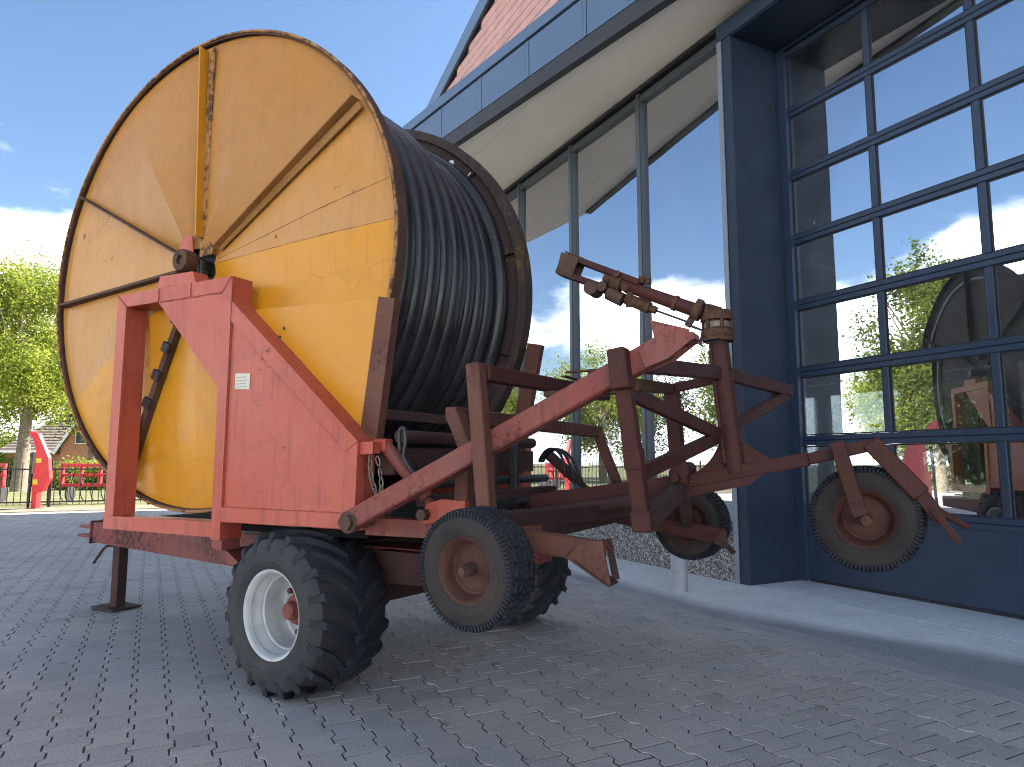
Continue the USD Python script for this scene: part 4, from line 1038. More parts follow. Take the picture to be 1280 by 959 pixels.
# ------------------------------------------------------------------ sprinkler cart
cart = Thing('sprinkler_cart', 'rusty red three wheeled sprinkler cart carried off the ground behind the hose reel', 'sprinkler cart', 'M', origin=(-1.2, 3.85, 0.0))
C = cart.part
P1 = [(-1.588, 2.70, 1.692), (-1.525, 2.72, 0.90)]
C('rear_post', beam(P1[0], P1[1], 0.072, 0.070, 0.006, up=(1, 0, 0)), BROWNRED)
C('top_bar', beam((-1.58, 2.755, 1.655), (-1.43, 3.98, 1.650), 0.075, 0.07), CART)
C('clamp', [box(-1.45, -1.33, 3.55, 3.62, 1.692, 1.70, 0.002), box(-1.45, -1.41, 3.56, 3.61, 1.66, 1.70), box(-1.47, -1.44, 3.4, 3.66, 1.700, 1.708, 0.002)], BRUST)
C('clamp', [beam((-1.40, 3.3, 1.708), (-1.12, 3.45, 1.735), 0.035, 0.010, 0.002), box(-1.30, -1.26, 3.35, 3.40, 1.66, 1.725, 0.003)], BRUST)
C('top_bar', beam((-1.52, 3.3, 1.60), (-1.05, 3.42, 1.61), 0.07, 0.03, 0.003), BRUST)
# post standing in a sleeve near the arm's end
C('sleeve', [beam((-0.922, 2.73, 1.712), (-0.905, 2.73, 1.545), 0.078, 0.078, 0.006, up=(1, 0, 0))], CART)
C('sleeve_cap', [beam((-0.926, 2.73, 1.713), (-0.924, 2.73, 1.700), 0.062, 0.062, 0.002, up=(1, 0, 0))], BLACKSTEEL)
C('side_post', beam((-0.908, 2.76, 1.55), (-0.868, 2.86, 0.985), 0.064, 0.066, 0.006, up=(1, 0, 0)), CART)
C('post_collar', beam((-0.889, 2.805, 1.30), (-0.884, 2.815, 1.22), 0.072, 0.074, 0.004, up=(1, 0, 0)), CART)
C('inner_post', beam((-0.992, 3.85, 1.665), (-0.958, 3.85, 1.12), 0.075, 0.075, 0.006, up=(1, 0, 0)), CART)
C('brace', beam((-0.90, 2.83, 1.662), (-0.728, 3.83, 1.725), 0.05, 0.072), CART)
C('brace', beam((-0.722, 3.86, 1.728), (-0.452, 4.64, 1.688), 0.05, 0.070), CART)
C('brace', beam((-0.895, 2.84, 1.572), (-0.99, 3.82, 1.652), 0.045, 0.055), ORUST)
C('brace', beam((-0.97, 3.83, 1.655), (-0.745, 3.86, 1.698), 0.045, 0.05), CART)
C('brace', beam((-0.925, 2.86, 1.545), (-0.735, 3.82, 1.392), 0.042, 0.064), CART)
C('brace', beam((-0.735, 3.84, 1.385), (-0.93, 2.95, 1.185), 0.042, 0.066), CART)
C('brace', beam((-0.675, 3.86, 1.442), (-0.47, 4.6, 1.655), 0.042, 0.062), CART)
C('brace_tip', plate([(-0.56, 1.73), (-0.43, 1.69), (-0.47, 1.63), (-0.56, 1.60)], 4.60, 4.61), ORUST, smooth=False)
# riser pipe with gussets
C('riser', [tube((-0.659, 3.85, 1.19), (-0.728, 3.85, 1.90), 0.053, 28)], CART, smooth=40)
C('riser_seam', [tube((-0.668 - 0.040, 3.812, 1.24), (-0.728 - 0.038, 3.812, 1.85), 0.011, 8)], CART, smooth=40)
arc = [(-0.715 - 0.30 * (1 - math.sin(t)), 1.52 - 0.37 * (1 - math.cos(t))) for t in np.linspace(0, PI / 2, 12)]
arc = [(-0.712, 1.53)] + [(-0.99 + 0.275 * math.cos(t) ** 0.9, 1.49 - 0.325 * math.sin(t) ** 1.0) for t in np.linspace(0.02, PI / 2, 12)]
C('gusset', plate(arc + [(-0.99, 1.13), (-0.66, 1.17), (-0.66, 1.53)], 3.843, 3.858), CART, smooth=False)
C('gusset', plate([(-0.62, 1.35), (-0.44, 1.235), (-0.62, 1.19)], 3.843, 3.858), CART, smooth=False)
C('flange', [moved(lathe([(0.045, 0), (0.084, 0), (0.084, 0.022), (0.045, 0.022)], 32), (0, 0, 0)).apply_transform(trimesh.transformations.rotation_matrix(PI / 2 , (1, 0, 0))).apply_translation((-0.728, 3.85, 1.90))], ORUST, smooth=30)
C('flange', [lathe([(0.045, 0), (0.080, 0), (0.086, 0.01), (0.086, 0.035), (0.070, 0.05), (0.045, 0.05)], 32).apply_transform(trimesh.transformations.rotation_matrix(PI / 2, (1, 0, 0))).apply_translation((-0.729, 3.85, 1.925))], ORUST, smooth=30)
C('swivel', [lathe([(0.0, 0), (0.07, 0), (0.07, 0.04), (0.0, 0.04)], 28, False).apply_transform(trimesh.transformations.rotation_matrix(PI / 2, (1, 0, 0))).apply_translation((-0.73, 3.85, 1.965))], CHAIN, smooth=30)
C('flange', [lathe([(0.04, 0), (0.086, 0), (0.086, 0.04), (0.072, 0.055), (0.04, 0.055)], 32).apply_transform(trimesh.transformations.rotation_matrix(PI / 2, (1, 0, 0))).apply_translation((-0.731, 3.85, 2.015))], ORUST, smooth=30)
C('flange_bolts', [bolt((-0.73 + 0.076 * math.cos(t), 3.85 + 0.076 * math.sin(t), z), 0.010, 0.03, 'z') for t in np.arange(6) * PI / 3 for z in (1.925, 1.982, 2.01)], ORUST)
# gun: elbow, barrel, drive arm with deflector
G0 = np.array((-0.80, 3.82, 2.062)); G1 = np.array((-1.262, 3.80, 2.275)); G2 = np.array((-1.575, 3.80, 2.425))
C('elbow', sweep(bez((-0.731, 3.85, 1.985), (-0.731, 3.85, 2.06), (-0.76, 3.835, 2.05), G0), [0.062] * 7 + [0.055] * 7, 18), ORUST, smooth=40)
C('barrel', tube(G0, G1, 0.040, 20, 0.033), CART, smooth=40)
C('barrel_collar', [tube(G0 + (G1 - G0) * 0.02, G0 + (G1 - G0) * 0.10, 0.055, 20), tube(G0 + (G1 - G0) * 0.30, G0 + (G1 - G0) * 0.34, 0.044, 20)], ORUST, smooth=35)
gd = (G2 - G0) / np.linalg.norm(G2 - G0); up = np.array([gd[2], 0, -gd[0]]); up = up / np.linalg.norm(up); up = up if up[2] > 0 else -up
def gp(s, h, t=0.0):
    return G0 + gd * s + up * h + np.array([0, t, 0])
C('nozzle', [tube(G1, gp(0.62, 0.0), 0.034, 18, 0.024), tube(gp(0.50, 0), gp(0.56, 0), 0.05, 18)], ORUST, smooth=35)
C('drive_arm', [beam(gp(0.40, 0.040, -0.03), gp(0.88, 0.048, -0.03), 0.014, 0.034, 0.003, up=up), beam(gp(0.58, -0.052, -0.03), gp(0.90, -0.060, -0.03), 0.014, 0.034, 0.003, up=up)], CART)
C('drive_arm', [beam(gp(0.40, 0.040, 0.06), gp(0.88, 0.048, 0.06), 0.014, 0.034, 0.003, up=up), beam(gp(0.58, -0.052, 0.06), gp(0.90, -0.060, 0.06), 0.014, 0.034, 0.003, up=up)], CART)
C('deflector', [beam(gp(0.80, -0.006, -0.04), gp(0.915, -0.008, -0.04), 0.006, 0.125, 0.002, up=up), beam(gp(0.80, -0.006, 0.07), gp(0.915, -0.008, 0.07), 0.006, 0.125, 0.002, up=up),
                beam(gp(0.905, -0.065, 0.015), gp(0.925, 0.055, 0.015), 0.11, 0.010, 0.003, up=gd), beam(gp(0.78, 0.062, 0.015), gp(0.91, 0.066, 0.015), 0.11, 0.008, 0.002, up=up), beam(gp(0.78, -0.07, 0.015), gp(0.91, -0.072, 0.015), 0.11, 0.008, 0.002, up=up)], BRUST)
C('counterweight', [tube(gp(0.66, -0.085, -0.045), gp(0.66, -0.085, 0.07), 0.042, 16), tube(gp(0.60, -0.055, -0.04), gp(0.60, -0.055, 0.06), 0.03, 14), tube(gp(0.46, -0.085), gp(0.56, -0.075), 0.040, 14)], BRUST, smooth=30)
C('drive_spring', [tube(gp(0.29, -0.075), gp(0.44, -0.07), 0.034, 16), tube(gp(0.25, -0.075), gp(0.29, -0.075), 0.022, 12), tube(gp(0.40, -0.11, -0.02), gp(0.43, -0.03, -0.02), 0.02, 10)], ORUST, smooth=30)
C('arm_pivot', [bolt(gp(0.53, 0.04, -0.05), 0.02, 0.04), bolt(gp(0.40, 0.06), 0.02, 0.04, 'z'), bolt(gp(0.36, 0.065), 0.018, 0.03, 'z'), tube(gp(0.46, -0.02, -0.05), gp(0.46, -0.02, 0.06), 0.022, 12)], ORUST, smooth=30)
C('control_rod', tube(gp(0.30, -0.076), gp(0.045, -0.075), 0.006, 8), BLACKSTEEL, smooth=40)
C('rod_bracket', [beam(gp(0.04, -0.02), gp(0.05, -0.10), 0.03, 0.035, 0.004), beam(gp(0.035, 0.03), gp(0.035, 0.065), 0.05, 0.035, 0.004)], BRUST)
C('trip_lever', sweep([gp(0.035, -0.09), (-0.80, 3.80, 1.96), (-0.815, 3.80, 1.885), (-0.80, 3.80, 1.875)], 0.008, 7), BLACKSTEEL, smooth=40)
C('trip_ring', [tube((-0.91, 3.78, 1.895), (-0.70, 3.76, 1.905), 0.0035, 6), tube((-0.92, 3.78, 1.88), (-0.70, 3.76, 1.888), 0.0035, 6), tube((-0.66, 3.84, 1.745), (-0.575, 3.84, 1.745), 0.006, 6)], BLACKSTEEL, smooth=40)
# long boom to the front wheel
BO = [np.array(p) for p in ((-1.86, 3.85, 1.008), (-0.95, 3.85, 1.135), (-0.30, 3.85, 1.262), (-0.012, 3.85, 1.333), (0.098, 3.85, 1.222), (0.185, 3.85, 1.095))]
C('boom', [beam(BO[0], BO[1] + (BO[1] - BO[0]) * 0.02, 0.085, 0.085), beam(BO[1], BO[2], 0.075, 0.070), beam(BO[2], BO[3] + np.array((0.012, 0, 0)), 0.062, 0.058)], CART)
C('boom_plate', plate([(-1.50, 1.015), (-0.95, 1.10), (-0.52, 1.185), (-0.58, 1.13), (-0.95, 1.05), (-1.45, 0.965)], 3.785, 3.797), CART, smooth=False)
C('boom_tube', tube(BO[0] + [0.05, -0.05, -0.07], BO[1] + [-0.25, -0.05, -0.095], 0.038, 18), DIRTY, smooth=40)
C('boom_bracket', [box(-1.0, -0.90, 3.77, 3.93, 1.12, 1.205, 0.01), tube((-0.93, 3.76, 1.205), (-0.93, 3.94, 1.205), 0.045, 18), bolt((-0.955, 3.75, 1.16), 0.022, 0.05)], CART, smooth=30)
C('drag_leg', [beam(BO[3] + [-0.005, 0, 0.012], BO[5], 0.095, 0.085, 0.006)], CART)
C('drag_leg_end', [beam(BO[5] - (BO[5] - BO[4]) * 0.15, BO[5] + np.array((0.075, 0, -0.12)), 0.07, 0.065, 0.005)], CART)
C('anchor_spike', beam((0.225, 3.79, 1.03), (0.318, 3.755, 0.885), 0.020, 0.028, 0.004), CART)
C('anchor_spike', beam((0.215, 3.91, 1.045), (0.378, 4.03, 0.935), 0.020, 0.028, 0.004), CART)


# cart wheels: narrow ribbed implement tyres on pressed steel rims
def cart_tyre(Rr, w, rim, nb):
    c = Rr - 0.010
    prof = [(rim, -w * 0.36), (rim + 0.008, -w * 0.43), (rim + 0.012, -w * 0.455), (rim + 0.018, -w * 0.46), (rim + 0.021, -w * 0.475), (rim + 0.035, -w * 0.498), (rim + 0.050, -w * 0.505), (rim + 0.052, -w * 0.495), (rim + 0.072, -w * 0.487), (c - 0.016, -w * 0.44), (c - 0.002, -w * 0.36), (c, 0)]
    prof = prof + [(r, -y) for r, y in prof[-2::-1]]
    carc = lathe(prof + [(rim - 0.003, w * 0.34), (rim - 0.003, -w * 0.34)], 64)
    bl = []
    for side in (-1, 1):
        for k in range(nb):
            t = (k + (0.5 if side > 0 else 0)) * 2 * PI / nb
            m = chamfer(0.026, w * 0.10, 0.0105 * Rr / 0.25, 0.002)
            m.apply_transform(trimesh.transformations.rotation_matrix(side * 0.45, (1, 0, 0)))
            m.apply_translation((Rr - 0.022, side * w * 0.43, 0))
            m.apply_transform(trimesh.transformations.rotation_matrix(t, (0, 1, 0))); bl.append(m)
    for row in (-0.26, -0.09, 0.09, 0.26):
        for k in range(nb // 2 + 8):
            t = (k + (0.5 if row > 0 else 0)) * 2 * PI / (nb // 2 + 8)
            m = chamfer(0.018, w * 0.13, 2 * PI * Rr / (nb // 2 + 8) * 0.72, 0.002)
            m.apply_transform(trimesh.transformations.rotation_matrix(0.5 if k % 2 else -0.5, (1, 0, 0)))
            m.apply_translation((Rr - 0.009, row * w, 0))
            m.apply_transform(trimesh.transformations.rotation_matrix(t, (0, 1, 0))); bl.append(m)
    return carc, trimesh.util.concatenate(bl)


ct, cb = cart_tyre(0.258, 0.19, 0.134, 84)
crim = lathe([(0.139, -0.082), (0.146, -0.084), (0.147, -0.076), (0.135, -0.068), (0.122, -0.05), (0.118, 0.05), (0.135, 0.068), (0.147, 0.076), (0.146, 0.084), (0.139, 0.082), (0.120, 0.062), (0.110, 0.03), (0.098, -0.012), (0.075, -0.022), (0.03, -0.020), (0.0, -0.020), (0.0, -0.028), (0.03, -0.028), (0.078, -0.030), (0.098, -0.020), (0.108, -0.026), (0.116, -0.052), (0.128, -0.070)], 48)
chub = [moved(lathe([(0, -0.085), (0.022, -0.085), (0.026, -0.075), (0.030, -0.028), (0.0, -0.028)], 20, False), (0, 0, 0)), bolt((0, -0.088, 0), 0.020, 0.03)]
for c, yaw, roll, lab in (((-1.545, 2.645, 0.797), -8, 3, 'dusty small tyre nearest to the camera'), ((-1.165, 4.98, 0.83), -8 + 180, 3, 'dark small tyre on the building side'), ((-0.052, 3.93, 0.972), -6, 0, 'dusty small tyre at the end of the long boom')):
    def pw(m):
        m = m.copy(); m.apply_transform(trimesh.transformations.rotation_matrix(math.radians(roll), (1, 0, 0)))
        return place_wheel(m, c, yaw)
    w = C('wheel', pw(ct), TYREDUST, smooth=40, label=lab)
    C('tread', pw(cb), TREAD, smooth=False, parent=w)
    C('rim', pw(crim), RIMRUST, smooth=35, parent=w)
    C('hub', pw(trimesh.util.concatenate(chub)), BRUST, smooth=30, parent=w)
C('front_fork', [beam((-0.165, 3.80, 1.345), (-0.075, 3.765, 0.985), 0.045, 0.07, 0.005, up=(1, 0, 0)), beam((-0.10, 3.765, 1.06), (-0.05, 3.77, 0.955), 0.04, 0.05, 0.004, up=(1, 0, 0))], CART)
C('fork_axle', [tube((-0.052, 3.75, 0.972), (-0.052, 3.93, 0.972), 0.02, 14), bolt((-0.052, 3.742, 0.972), 0.026, 0.03)], ORUST, smooth=30)
# wheel legs with trailing anchor blades
C('wheel_leg', [beam((-1.545, 2.70, 0.80), (-1.54, 2.86, 0.80), 0.05, 0.05), beam((-1.53, 2.80, 0.74), (-1.53, 2.80, 0.98), 0.09, 0.06, 0.006, up=(1, 0, 0))], CART)
C('anchor_bar', beam((-1.66, 2.87, 0.925), (-1.045, 2.87, 0.862), 0.06, 0.095), BROWNRED)
C('anchor_blade', [plate([(-1.20, 0.838), (-1.13, 0.905), (-1.035, 0.92), (-1.0, 0.745), (-1.02, 0.735)], 2.815, 2.823), plate([(-1.12, 0.905), (-1.035, 0.92), (-1.025, 0.88), (-1.10, 0.86)], 2.823, 2.93)], BROWNRED, smooth=False)
C('anchor_blade', [plate([(-1.06, 0.90), (-1.035, 0.918), (-1.0, 0.75), (-1.03, 0.74)], 2.925, 2.933), beam((-1.17, 2.87, 0.835), (-1.005, 2.87, 0.735), 0.11, 0.01, 0.002)], DIRTY, smooth=False)
C('anchor_bar', beam((-2.0, 4.60, 0.945), (-0.862, 4.60, 0.775), 0.06, 0.098), CART)
C('anchor_blade', [beam((-0.93, 4.60, 0.80), (-0.815, 4.60, 0.675), 0.11, 0.012, 0.003), plate([(-0.93, 0.74), (-0.87, 0.835), (-0.85, 0.83), (-0.84, 0.70)], 4.545, 4.553)], DIRTY, smooth=False)
C('wheel_leg', [beam((-1.18, 4.62, 1.06), (-1.16, 4.72, 0.80), 0.08, 0.06, 0.005, up=(1, 0, 0)), beam((-1.165, 4.70, 0.83), (-1.165, 4.98, 0.83), 0.05, 0.05)], CART)
C('base_bar', [beam((-1.53, 2.80, 0.985), (-1.42, 3.9, 0.96), 0.08, 0.08), beam((-1.42, 3.9, 0.96), (-1.20, 4.66, 0.99), 0.08, 0.08)], DIRTY)
C('base_bar', [beam((-0.862, 2.86, 0.995), (-0.95, 3.80, 1.10), 0.07, 0.08), beam((-1.52, 2.80, 1.0), (-0.87, 2.85, 1.0), 0.06, 0.05) if False else beam((-0.95, 3.9, 1.08), (-1.10, 4.58, 0.86), 0.07, 0.07)], DIRTY)
C('base_socket', [beam((-0.872, 2.85, 1.05), (-0.866, 2.86, 0.965), 0.080, 0.082, 0.006, up=(1, 0, 0))], CART)

# ------------------------------------------------------------------ background
rb = random.Random(3)


def leaf_quads(centers, spread, per, size, seed):
    r = np.random.default_rng(seed)
    n = len(centers) * per
    c = np.repeat(np.asarray(centers, float), per, 0) + r.normal(0, 1, (n, 3)) * np.repeat(np.broadcast_to(np.asarray(spread, float), (len(centers),)), per)[:, None]
    nrm = r.normal(0, 1, (n, 3)); nrm[:, 2] = np.abs(nrm[:, 2]) + 0.25; nrm /= np.linalg.norm(nrm, axis=1, keepdims=True)
    a = np.cross(nrm, r.normal(0, 1, (n, 3))); a /= np.linalg.norm(a, axis=1, keepdims=True)
    b = np.cross(nrm, a); s = size * r.uniform(0.55, 1.25, (n, 1))
    v = np.stack([c - a * s, c + b * s * 0.5 + nrm * s * 0.15, c + a * s, c - b * s * 0.5 + nrm * s * 0.15], 1).reshape(-1, 3)
    k = np.arange(n)[:, None] * 4
    f = np.vstack([k + [0, 1, 2], k + [0, 2, 3]])
    return trimesh.Trimesh(v, f, process=False)


def crown_centers(c, rad, n, seed, hollow=0.45):
    r = np.random.default_rng(seed); out = []
    while len(out) < n:
        p = r.normal(0, 1, 3); p /= np.linalg.norm(p); q = hollow + (1 - hollow) * r.random() ** 0.7
        w = np.asarray(c) + p * np.asarray(rad) * q
        w2 = meshkit.noise(np.array([w * 0.55]), seed)[0]
        if w2 > 0.42:
            out.append(w)
    return np.array(out)


def tree(loc, h, rad, trunk_r, label, mat, seed, size=0.17, clumps=230, per=40, low=0.28, category='tree', group=None, name='leafy_tree'):
    t = Thing(name, label, category, 'W', origin=loc, group=group)
    o = np.array(loc, float)
    r = np.random.default_rng(seed)
    top = o + [0, 0, h * 0.62]
    segs = []
    pts = [o + [0, 0, -0.1], o + [r.normal(0, .05), r.normal(0, .05), h * 0.15], o + [r.normal(0, .12), r.normal(0, .12), h * 0.35], top]
    segs.append(sweep(pts, [trunk_r * 1.35, trunk_r, trunk_r * 0.8, trunk_r * 0.25], 12))
    t.part('trunk', segs, BARK, smooth=50)
    br = []
    cc = o + [0, 0, h * (low + (1 - low) / 2)]
    crad = (rad, rad, h * (1 - low) / 2)
    for k in range(9):
        a = k * 2.4 + r.random(); st = o + [0, 0, h * r.uniform(0.22, 0.5)]
        e = cc + np.array([math.cos(a) * rad * 0.8, math.sin(a) * rad * 0.8, r.uniform(-0.25, 0.5) * h * (1 - low) / 2])
        br.append(sweep(bez(st, st + (e - st) * 0.3 + [0, 0, 0.2], st + (e - st) * 0.7 + [0, 0, 0.4], e, 7), np.linspace(trunk_r * 0.4, 0.02, 7), 7))
    t.part('branch', br, BARK, smooth=50)
    ce = crown_centers(cc, crad, clumps, seed)
    t.part('crown', leaf_quads(ce, 0.16 * rad * r.uniform(0.6, 1.3, len(ce)), per, size, seed + 1), mat, smooth=False)
    return t


def gpt(px, py_depth):
    """ground point at a bearing (pixel column, depth in metres along the view axis)"""
    return ((px - 640) / 870.0 * py_depth, py_depth, 0.0)


# trees seen at the left edge
tree(gpt(30, 31.0), 10.0, 3.1, 0.27, 'big yellow green tree with pale trunk behind the iron fence', LEAF, 11, size=0.07, clumps=460, per=150, low=0.33)
tree(gpt(118, 40.0), 10.6, 3.6, 0.26, 'darker green tree standing half behind the yellow drum', LEAF2, 12, size=0.09, clumps=380, per=110, low=0.30)
tree(gpt(-70, 36.0), 8.8, 3.4, 0.24, 'mid green tree cut by the left picture edge', LEAF, 13, size=0.09, clumps=300, per=110, low=0.22)
# the row across the yard that the glass front mirrors
mir = [((-31, 27), 8.5, 3.4, LEAF, 'broad yellow green tree across the yard left of the camera'), ((-36, 19), 9.5, 3.6, LEAF2, 'tall deep green tree across the yard'),
       ((-33, 10), 7.2, 2.8, LEAF, 'low yellow green tree across the yard'), ((-23, 8), 10.6, 2.5, LEAF2, 'loose crowned tall tree opposite the overhead door'),
       ((-40, -3), 10.5, 4.0, LEAF2, 'wide dark tree furthest left across the yard'), ((-45, 30), 9.0, 4.0, LEAF3, 'dark conifer like tree in the far corner of the yard')]
for i, ((x, y), h, r_, mt, lab) in enumerate(mir):
    tree((x, y, 0), h, r_, 0.2, lab, mt, 30 + i, size=0.11, clumps=190, per=110, low=0.2)
# trees behind the building seen through the back openings
for i, (d, n, lab) in enumerate(((14, 26, 'yellow green tree behind the hall at its far end'), (8.5, 28, 'leafy tree behind the middle of the hall'), (3, 27, 'leafy tree behind the overhead door'))):
    p = dn(d, n); tree((p[0], p[1], 0), 6.5, 3.2, 0.2, lab, LEAF, 50 + i, size=0.2, clumps=130, per=40, low=0.06)


def hedge(p, q, w, h, label, mat, seed, n=260, per=34, size=0.09):
    r = np.random.default_rng(seed); p, q = np.array(p, float), np.array(q, float)
    t = r.random(n); c = p[None] + (q - p)[None] * t[:, None]
    side = np.cross((q - p) / np.linalg.norm(q - p), [0, 0, 1])
    c = c + side[None] * r.normal(0, w / 3, n)[:, None]; c[:, 2] += r.uniform(0.1, 1, n) * h * (0.8 + 0.35 * np.sin(t * 31 + seed))
    th = Thing('hedge', label, 'hedge', 'W', origin=p)
    th.part('foliage', leaf_quads(c, 0.17, per, size, seed), mat, smooth=False)
    st = [tube(p + (q - p) * k + [0, 0, -0.05], p + (q - p) * k + [r.normal(0, .1), r.normal(0, .1), h * 0.7], 0.03, 7, 0.012) for k in np.linspace(0.05, 0.95, 12)]
    th.part('stem', st, BARK, smooth=40)


hedge(gpt(-40, 37), gpt(60, 37), 0.9, 1.25, 'dark green hedge behind the tree trunk and fence', LEAF2, 71)
hedge(gpt(75, 33), gpt(190, 33), 0.8, 1.15, 'bright green bushes in front of the tiled house', LEAF, 72)
hedge(dn(21, -19), dn(-6, -21), 1.2, 1.6, 'long green hedge along the far side of the yard', LEAF2, 73, n=420)

# far wood that reads as one mass
wr = np.random.default_rng(91)
wt = wr.random(1500)
wp, wq = np.array(gpt(-260, 90)), np.array(gpt(330, 100))
wc = wp[None] + (wq - wp)[None] * wt[:, None]
wc[:, 1] += wr.normal(0, 3, 1500)
wc[:, 2] = wr.random(1500) ** 0.8 * (4.2 + 1.6 * np.sin(wt * 23) + 1.1 * np.sin(wt * 61 + 1))
put('/World', 'distant_wood', leaf_quads(wc, 0.7, 24, 0.32, 92), LEAF2, smooth=False, label='far green wood along the horizon behind the house', kind='stuff')

# tiled house far behind the fence
hx, hy = gpt(84, 52)[:2]
hs = Thing('house', 'brick house with grey brown tiled roof and white gable trim beyond the fence', 'house', 'W', origin=(hx, hy, 0))
hs.part('wall', box(hx - 4.4, hx + 3.2, hy, hy + 6, -0.1, 2.0), BRICK, smooth=False)
rz, ez = 5.0, 1.95


def roof_face(p, name='roof', rows=14):
    """tile courses stepped up a sloping quad p0 p1 (eave) p2 p3 (ridge)"""
    p = [np.array(q, float) for q in p]; out = []
    for k in range(rows):
        a, b = k / rows, (k + 1) / rows
        l0, r0 = p[0] + (p[3] - p[0]) * a, p[1] + (p[2] - p[1]) * a
        l1, r1 = p[0] + (p[3] - p[0]) * b, p[1] + (p[2] - p[1]) * b
        nn = np.cross(p[1] - p[0], p[3] - p[0]); nn /= np.linalg.norm(nn)
        v = np.array([l0, r0, r1, l1, l0 + nn * 0.07, r0 + nn * 0.07, r1 + nn * 0.02, l1 + nn * 0.02])
        f = [(4, 5, 6), (4, 6, 7), (0, 1, 5), (0, 5, 4), (0, 4, 7), (0, 7, 3), (1, 2, 6), (1, 6, 5), (0, 2, 1), (0, 3, 2)]
        out.append(trimesh.Trimesh(v, np.array(f), process=False))
    return out


rf = hs.part('roof', roof_face([(hx - 4.9, hy - 0.4, ez), (hx + 1.0, hy - 0.4, ez), (hx + 1.0, hy + 3, rz), (hx - 2.2, hy + 3, rz)]), TILE, smooth=False)
hs.part('roof_hip', roof_face([(hx - 4.9, hy + 6.4, ez), (hx - 4.9, hy - 0.4, ez), (hx - 2.2, hy + 3, rz), (hx - 2.2, hy + 3.01, rz)]), TILE, smooth=False, parent=rf)
hs.part('ridge_tile', tube((hx - 2.2, hy + 3, rz), (hx + 3, hy + 3, rz), 0.13, 8), TILE, smooth=40, parent=rf)
# front gable at the right
gx = hx + 2.0
hs.part('gable_wall', plate([(gx - 1.4, 0.0), (gx + 1.6, 0.0), (gx + 1.6, 2.2), (gx + 0.1, 4.5), (gx - 1.4, 2.2)], hy - 1.5, hy - 1.3), BRICK, smooth=False)
for s in (-1, 1):
    e = (gx + 0.1 + s * 1.85, 1.8)
    hs.part('bargeboard', beam((gx + 0.1, hy - 1.75, 4.62), (e[0], hy - 1.75, e[1]), 0.06, 0.20, 0.0), WHITE, smooth=False)
    hs.part('gable_roof', roof_face([(e[0], hy - 1.75, e[1]), (e[0], hy + 3, e[1]), (gx + 0.1, hy + 3, 4.65), (gx + 0.1, hy - 1.75, 4.65)][::(1 if s > 0 else -1)] if s > 0 else [(e[0], hy + 3, e[1]), (e[0], hy - 1.75, e[1]), (gx + 0.1, hy - 1.75, 4.65), (gx + 0.1, hy + 3, 4.65)]), TILE, smooth=False)
wn = hs.part('window', box(gx - 0.35, gx + 0.45, hy - 1.56, hy - 1.50, 2.5, 3.4), WHITE, smooth=False)
hs.part('pane', box(gx - 0.28, gx + 0.38, hy - 1.575, hy - 1.562, 2.57, 3.33), PANEL_GLASS, smooth=False, parent=wn)
hs.part('gutter', tube((hx - 4.95, hy - 0.5, ez - 0.03), (hx + 1.0, hy - 0.5, ez - 0.03), 0.07, 8), WHITE, smooth=40)
hs.part('chimney', box(hx - 1.6, hx - 1.1, hy + 2.7, hy + 3.2, rz - 0.3, rz + 0.55, 0.02), BRICK, parent=rf)

# iron fence at the end of the yard
FDD = 22.8
fe = Thing('iron_fence', 'black iron bar fence at the far end of the paved yard', 'fence', 'B', origin=(-FDD, -2.0, 0))
fe.part('rail', [box(-FDD - 0.012, -FDD + 0.012, -10, 6, 0.14, 0.18)], IRON, smooth=False)
fe.part('rail', [box(-FDD - 0.012, -FDD + 0.012, -10, 6, 1.02, 1.06)], IRON, smooth=False)
for n in np.arange(-9.95, 6, 0.15):
    fe.part('bar', tube((-FDD, n, 0.08), (-FDD, n, 1.22), 0.0115, 6), IRON, smooth=40)
for n in np.arange(-9.6, 6, 2.4):
    fe.part('post', box(-FDD - 0.035, -FDD + 0.035, n - 0.035, n + 0.035, 0, 1.28, 0.005), IRON)


# red farm implements at the yard's end
def implement(name, cx, cy, lab, spots=True, s=1.0, turn=0.0):
    t = Thing(name, lab, 'farm implement', 'W', origin=(cx, cy, 0))
    def T(m):
        m = m.copy(); m.apply_scale(s); m.apply_transform(trimesh.transformations.rotation_matrix(math.radians(turn), (0, 0, 1))); m.apply_translation((cx, cy, 0)); return m
    t.part('wing', T(plate([(-0.13, 2.05), (0.05, 1.98), (0.42, 1.35), (0.50, 0.80), (0.30, 0.46), (0.0, 0.44), (0.02, 1.55), (-0.16, 1.95)], -0.05, 0.05)), REDM, smooth=False)
    t.part('leg', T(beam((0.0, 0.08, 0.02), (0.02, 0.06, 1.0), 0.16, 0.16, 0.01)), REDM)
    t.part('prop', T(beam((-0.18, 0.02, 0.02), (-0.12, 0.02, 1.5), 0.05, 0.05, 0.005)), BLACKSTEEL)
    t.part('arm', T(tube((-0.2, -0.02, 2.02), (0.1, -0.02, 1.6), 0.045, 12)), REDM, smooth=40)
    t.part('foot', T(box(-0.18, 0.18, -0.1, 0.22, 0.0, 0.03, 0.005)), BLACKSTEEL)
    if spots:
        for zx, zz in ((0.16, 1.28), (0.09, 0.72)):
            t.part('reflector', T(box(zx - 0.10, zx + 0.06, -0.058, -0.051, zz - 0.07, zz + 0.06, 0.002)), YELM)
    return t


q = gpt(49, 18.55)
implement('folded_mower', q[0], q[1], 'red folded mower wing with two yellow patches standing before the fence', turn=-12)
implement('folded_rake', -7.1, 7.2, 'red folded implement mirrored low in the overhead door glass', spots=False, turn=60, s=1.05)


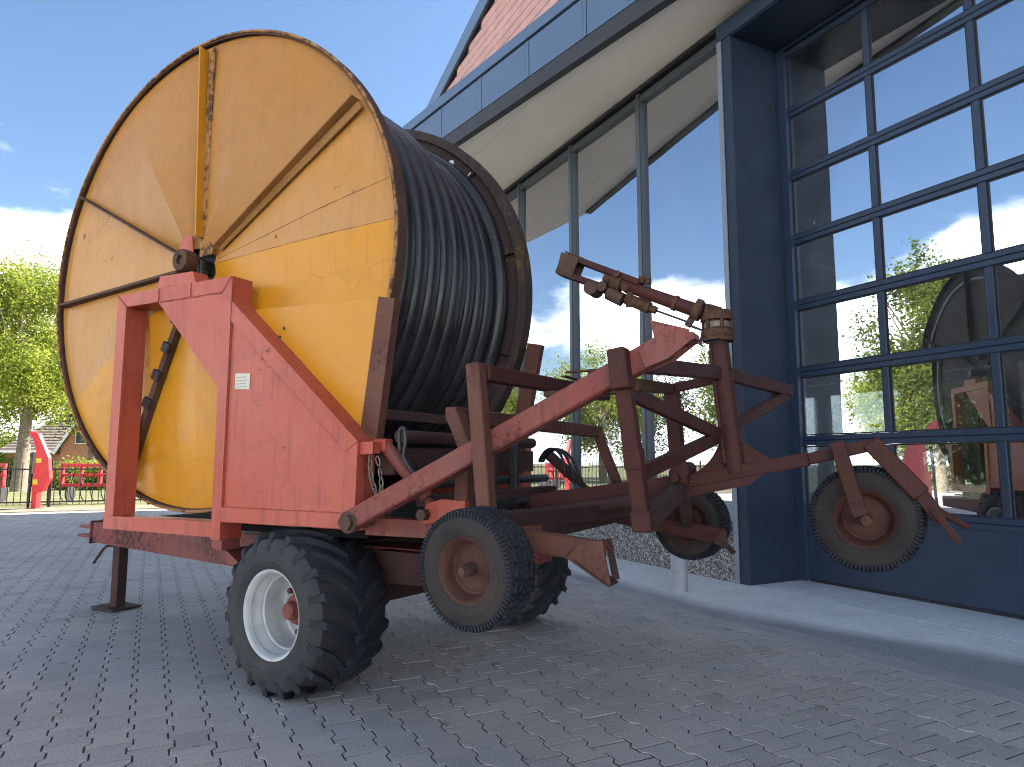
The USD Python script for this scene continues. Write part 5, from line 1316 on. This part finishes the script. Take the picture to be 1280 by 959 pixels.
def cultivator(cx, cy, L, lab):
    t = Thing('cultivator', lab, 'farm implement', 'W', origin=(cx, cy, 0))
    for z, w in ((0.52, 0.10), (0.83, 0.09), (1.13, 0.11)):
        t.part('beam', box(cx - L / 2, cx + L / 2, cy - w / 2, cy + w / 2, z - w / 2, z + w / 2, 0.01), REDM)
    for x in np.linspace(-L / 2 + 0.06, L / 2 - 0.06, 4):
        t.part('upright', box(cx + x - 0.04, cx + x + 0.04, cy - 0.065, cy + 0.065, 0.45, 1.18, 0.01), REDM)
    for k, x in enumerate(np.linspace(-L / 2 + 0.15, L / 2 - 0.15, int(L / 0.3))):
        t.part('tine', sweep(bez((cx + x, cy - 0.1, 0.85), (cx + x + 0.14, cy - 0.3, 0.75), (cx + x - 0.1, cy - 0.3, 0.25), (cx + x + 0.08, cy - 0.12, 0.03), 9), 0.016, 7), BLACKSTEEL, smooth=40)
    for x in (cx - L / 2 + 0.22, cx + L / 2 - 0.22):
        t.part('disc', tube((x - 0.02, cy + 0.2, 0.25), (x + 0.02, cy + 0.2, 0.25), 0.25, 24), BLACKSTEEL, smooth=30)
    return t


q = gpt(118, 21.9); cultivator(q[0], q[1], 1.9, 'red cultivator frame behind the fence beside the drum')
q = gpt(-14, 21.4); cultivator(q[0], q[1], 1.3, 'red cultivator frame at the left picture edge behind the fence')
# goods inside the hall, dimly seen through the glass
yc = Thing('yellow_cabinet', 'yellow cabinet just inside the overhead door near the right picture edge', 'cabinet', 'B', origin=(-3.25, 7.3, 0))
yc.part('body', B(2.9, 3.6, 7.05, 7.5, 0.08, 1.07, 0.01), YELM)
yc.part('drawer', [B(2.94, 3.56, 7.035, 7.048, z, z + 0.18, 0.004) for z in (0.14, 0.35, 0.56, 0.77)], YELM)
yc.part('handle', [B(3.12, 3.38, 7.018, 7.034, z, z + 0.02) for z in (0.27, 0.48, 0.69, 0.90)], IRON, smooth=False)
tl = Thing('tiller', 'dark red rotary tiller parked inside behind the overhead door', 'farm implement', 'B', origin=(-3.9, 8.6, 0))
tl.part('hood', plate([(-4.6, 0.5), (-4.5, 0.9), (-4.1, 1.1), (-3.4, 1.1), (-3.1, 0.6), (-3.1, 0.4)], 8.1, 9.3), REDM, smooth=False)
tl.part('rotor', tube((-3.85, 8.05, 0.42), (-3.85, 9.35, 0.42), 0.33, 20), BLACKSTEEL, smooth=30)
tl.part('mast', [beam((-4.3, 8.7, 1.1), (-4.0, 8.7, 1.75), 0.09, 0.09), beam((-3.5, 8.7, 1.1), (-4.0, 8.7, 1.75), 0.07, 0.07)], REDM)
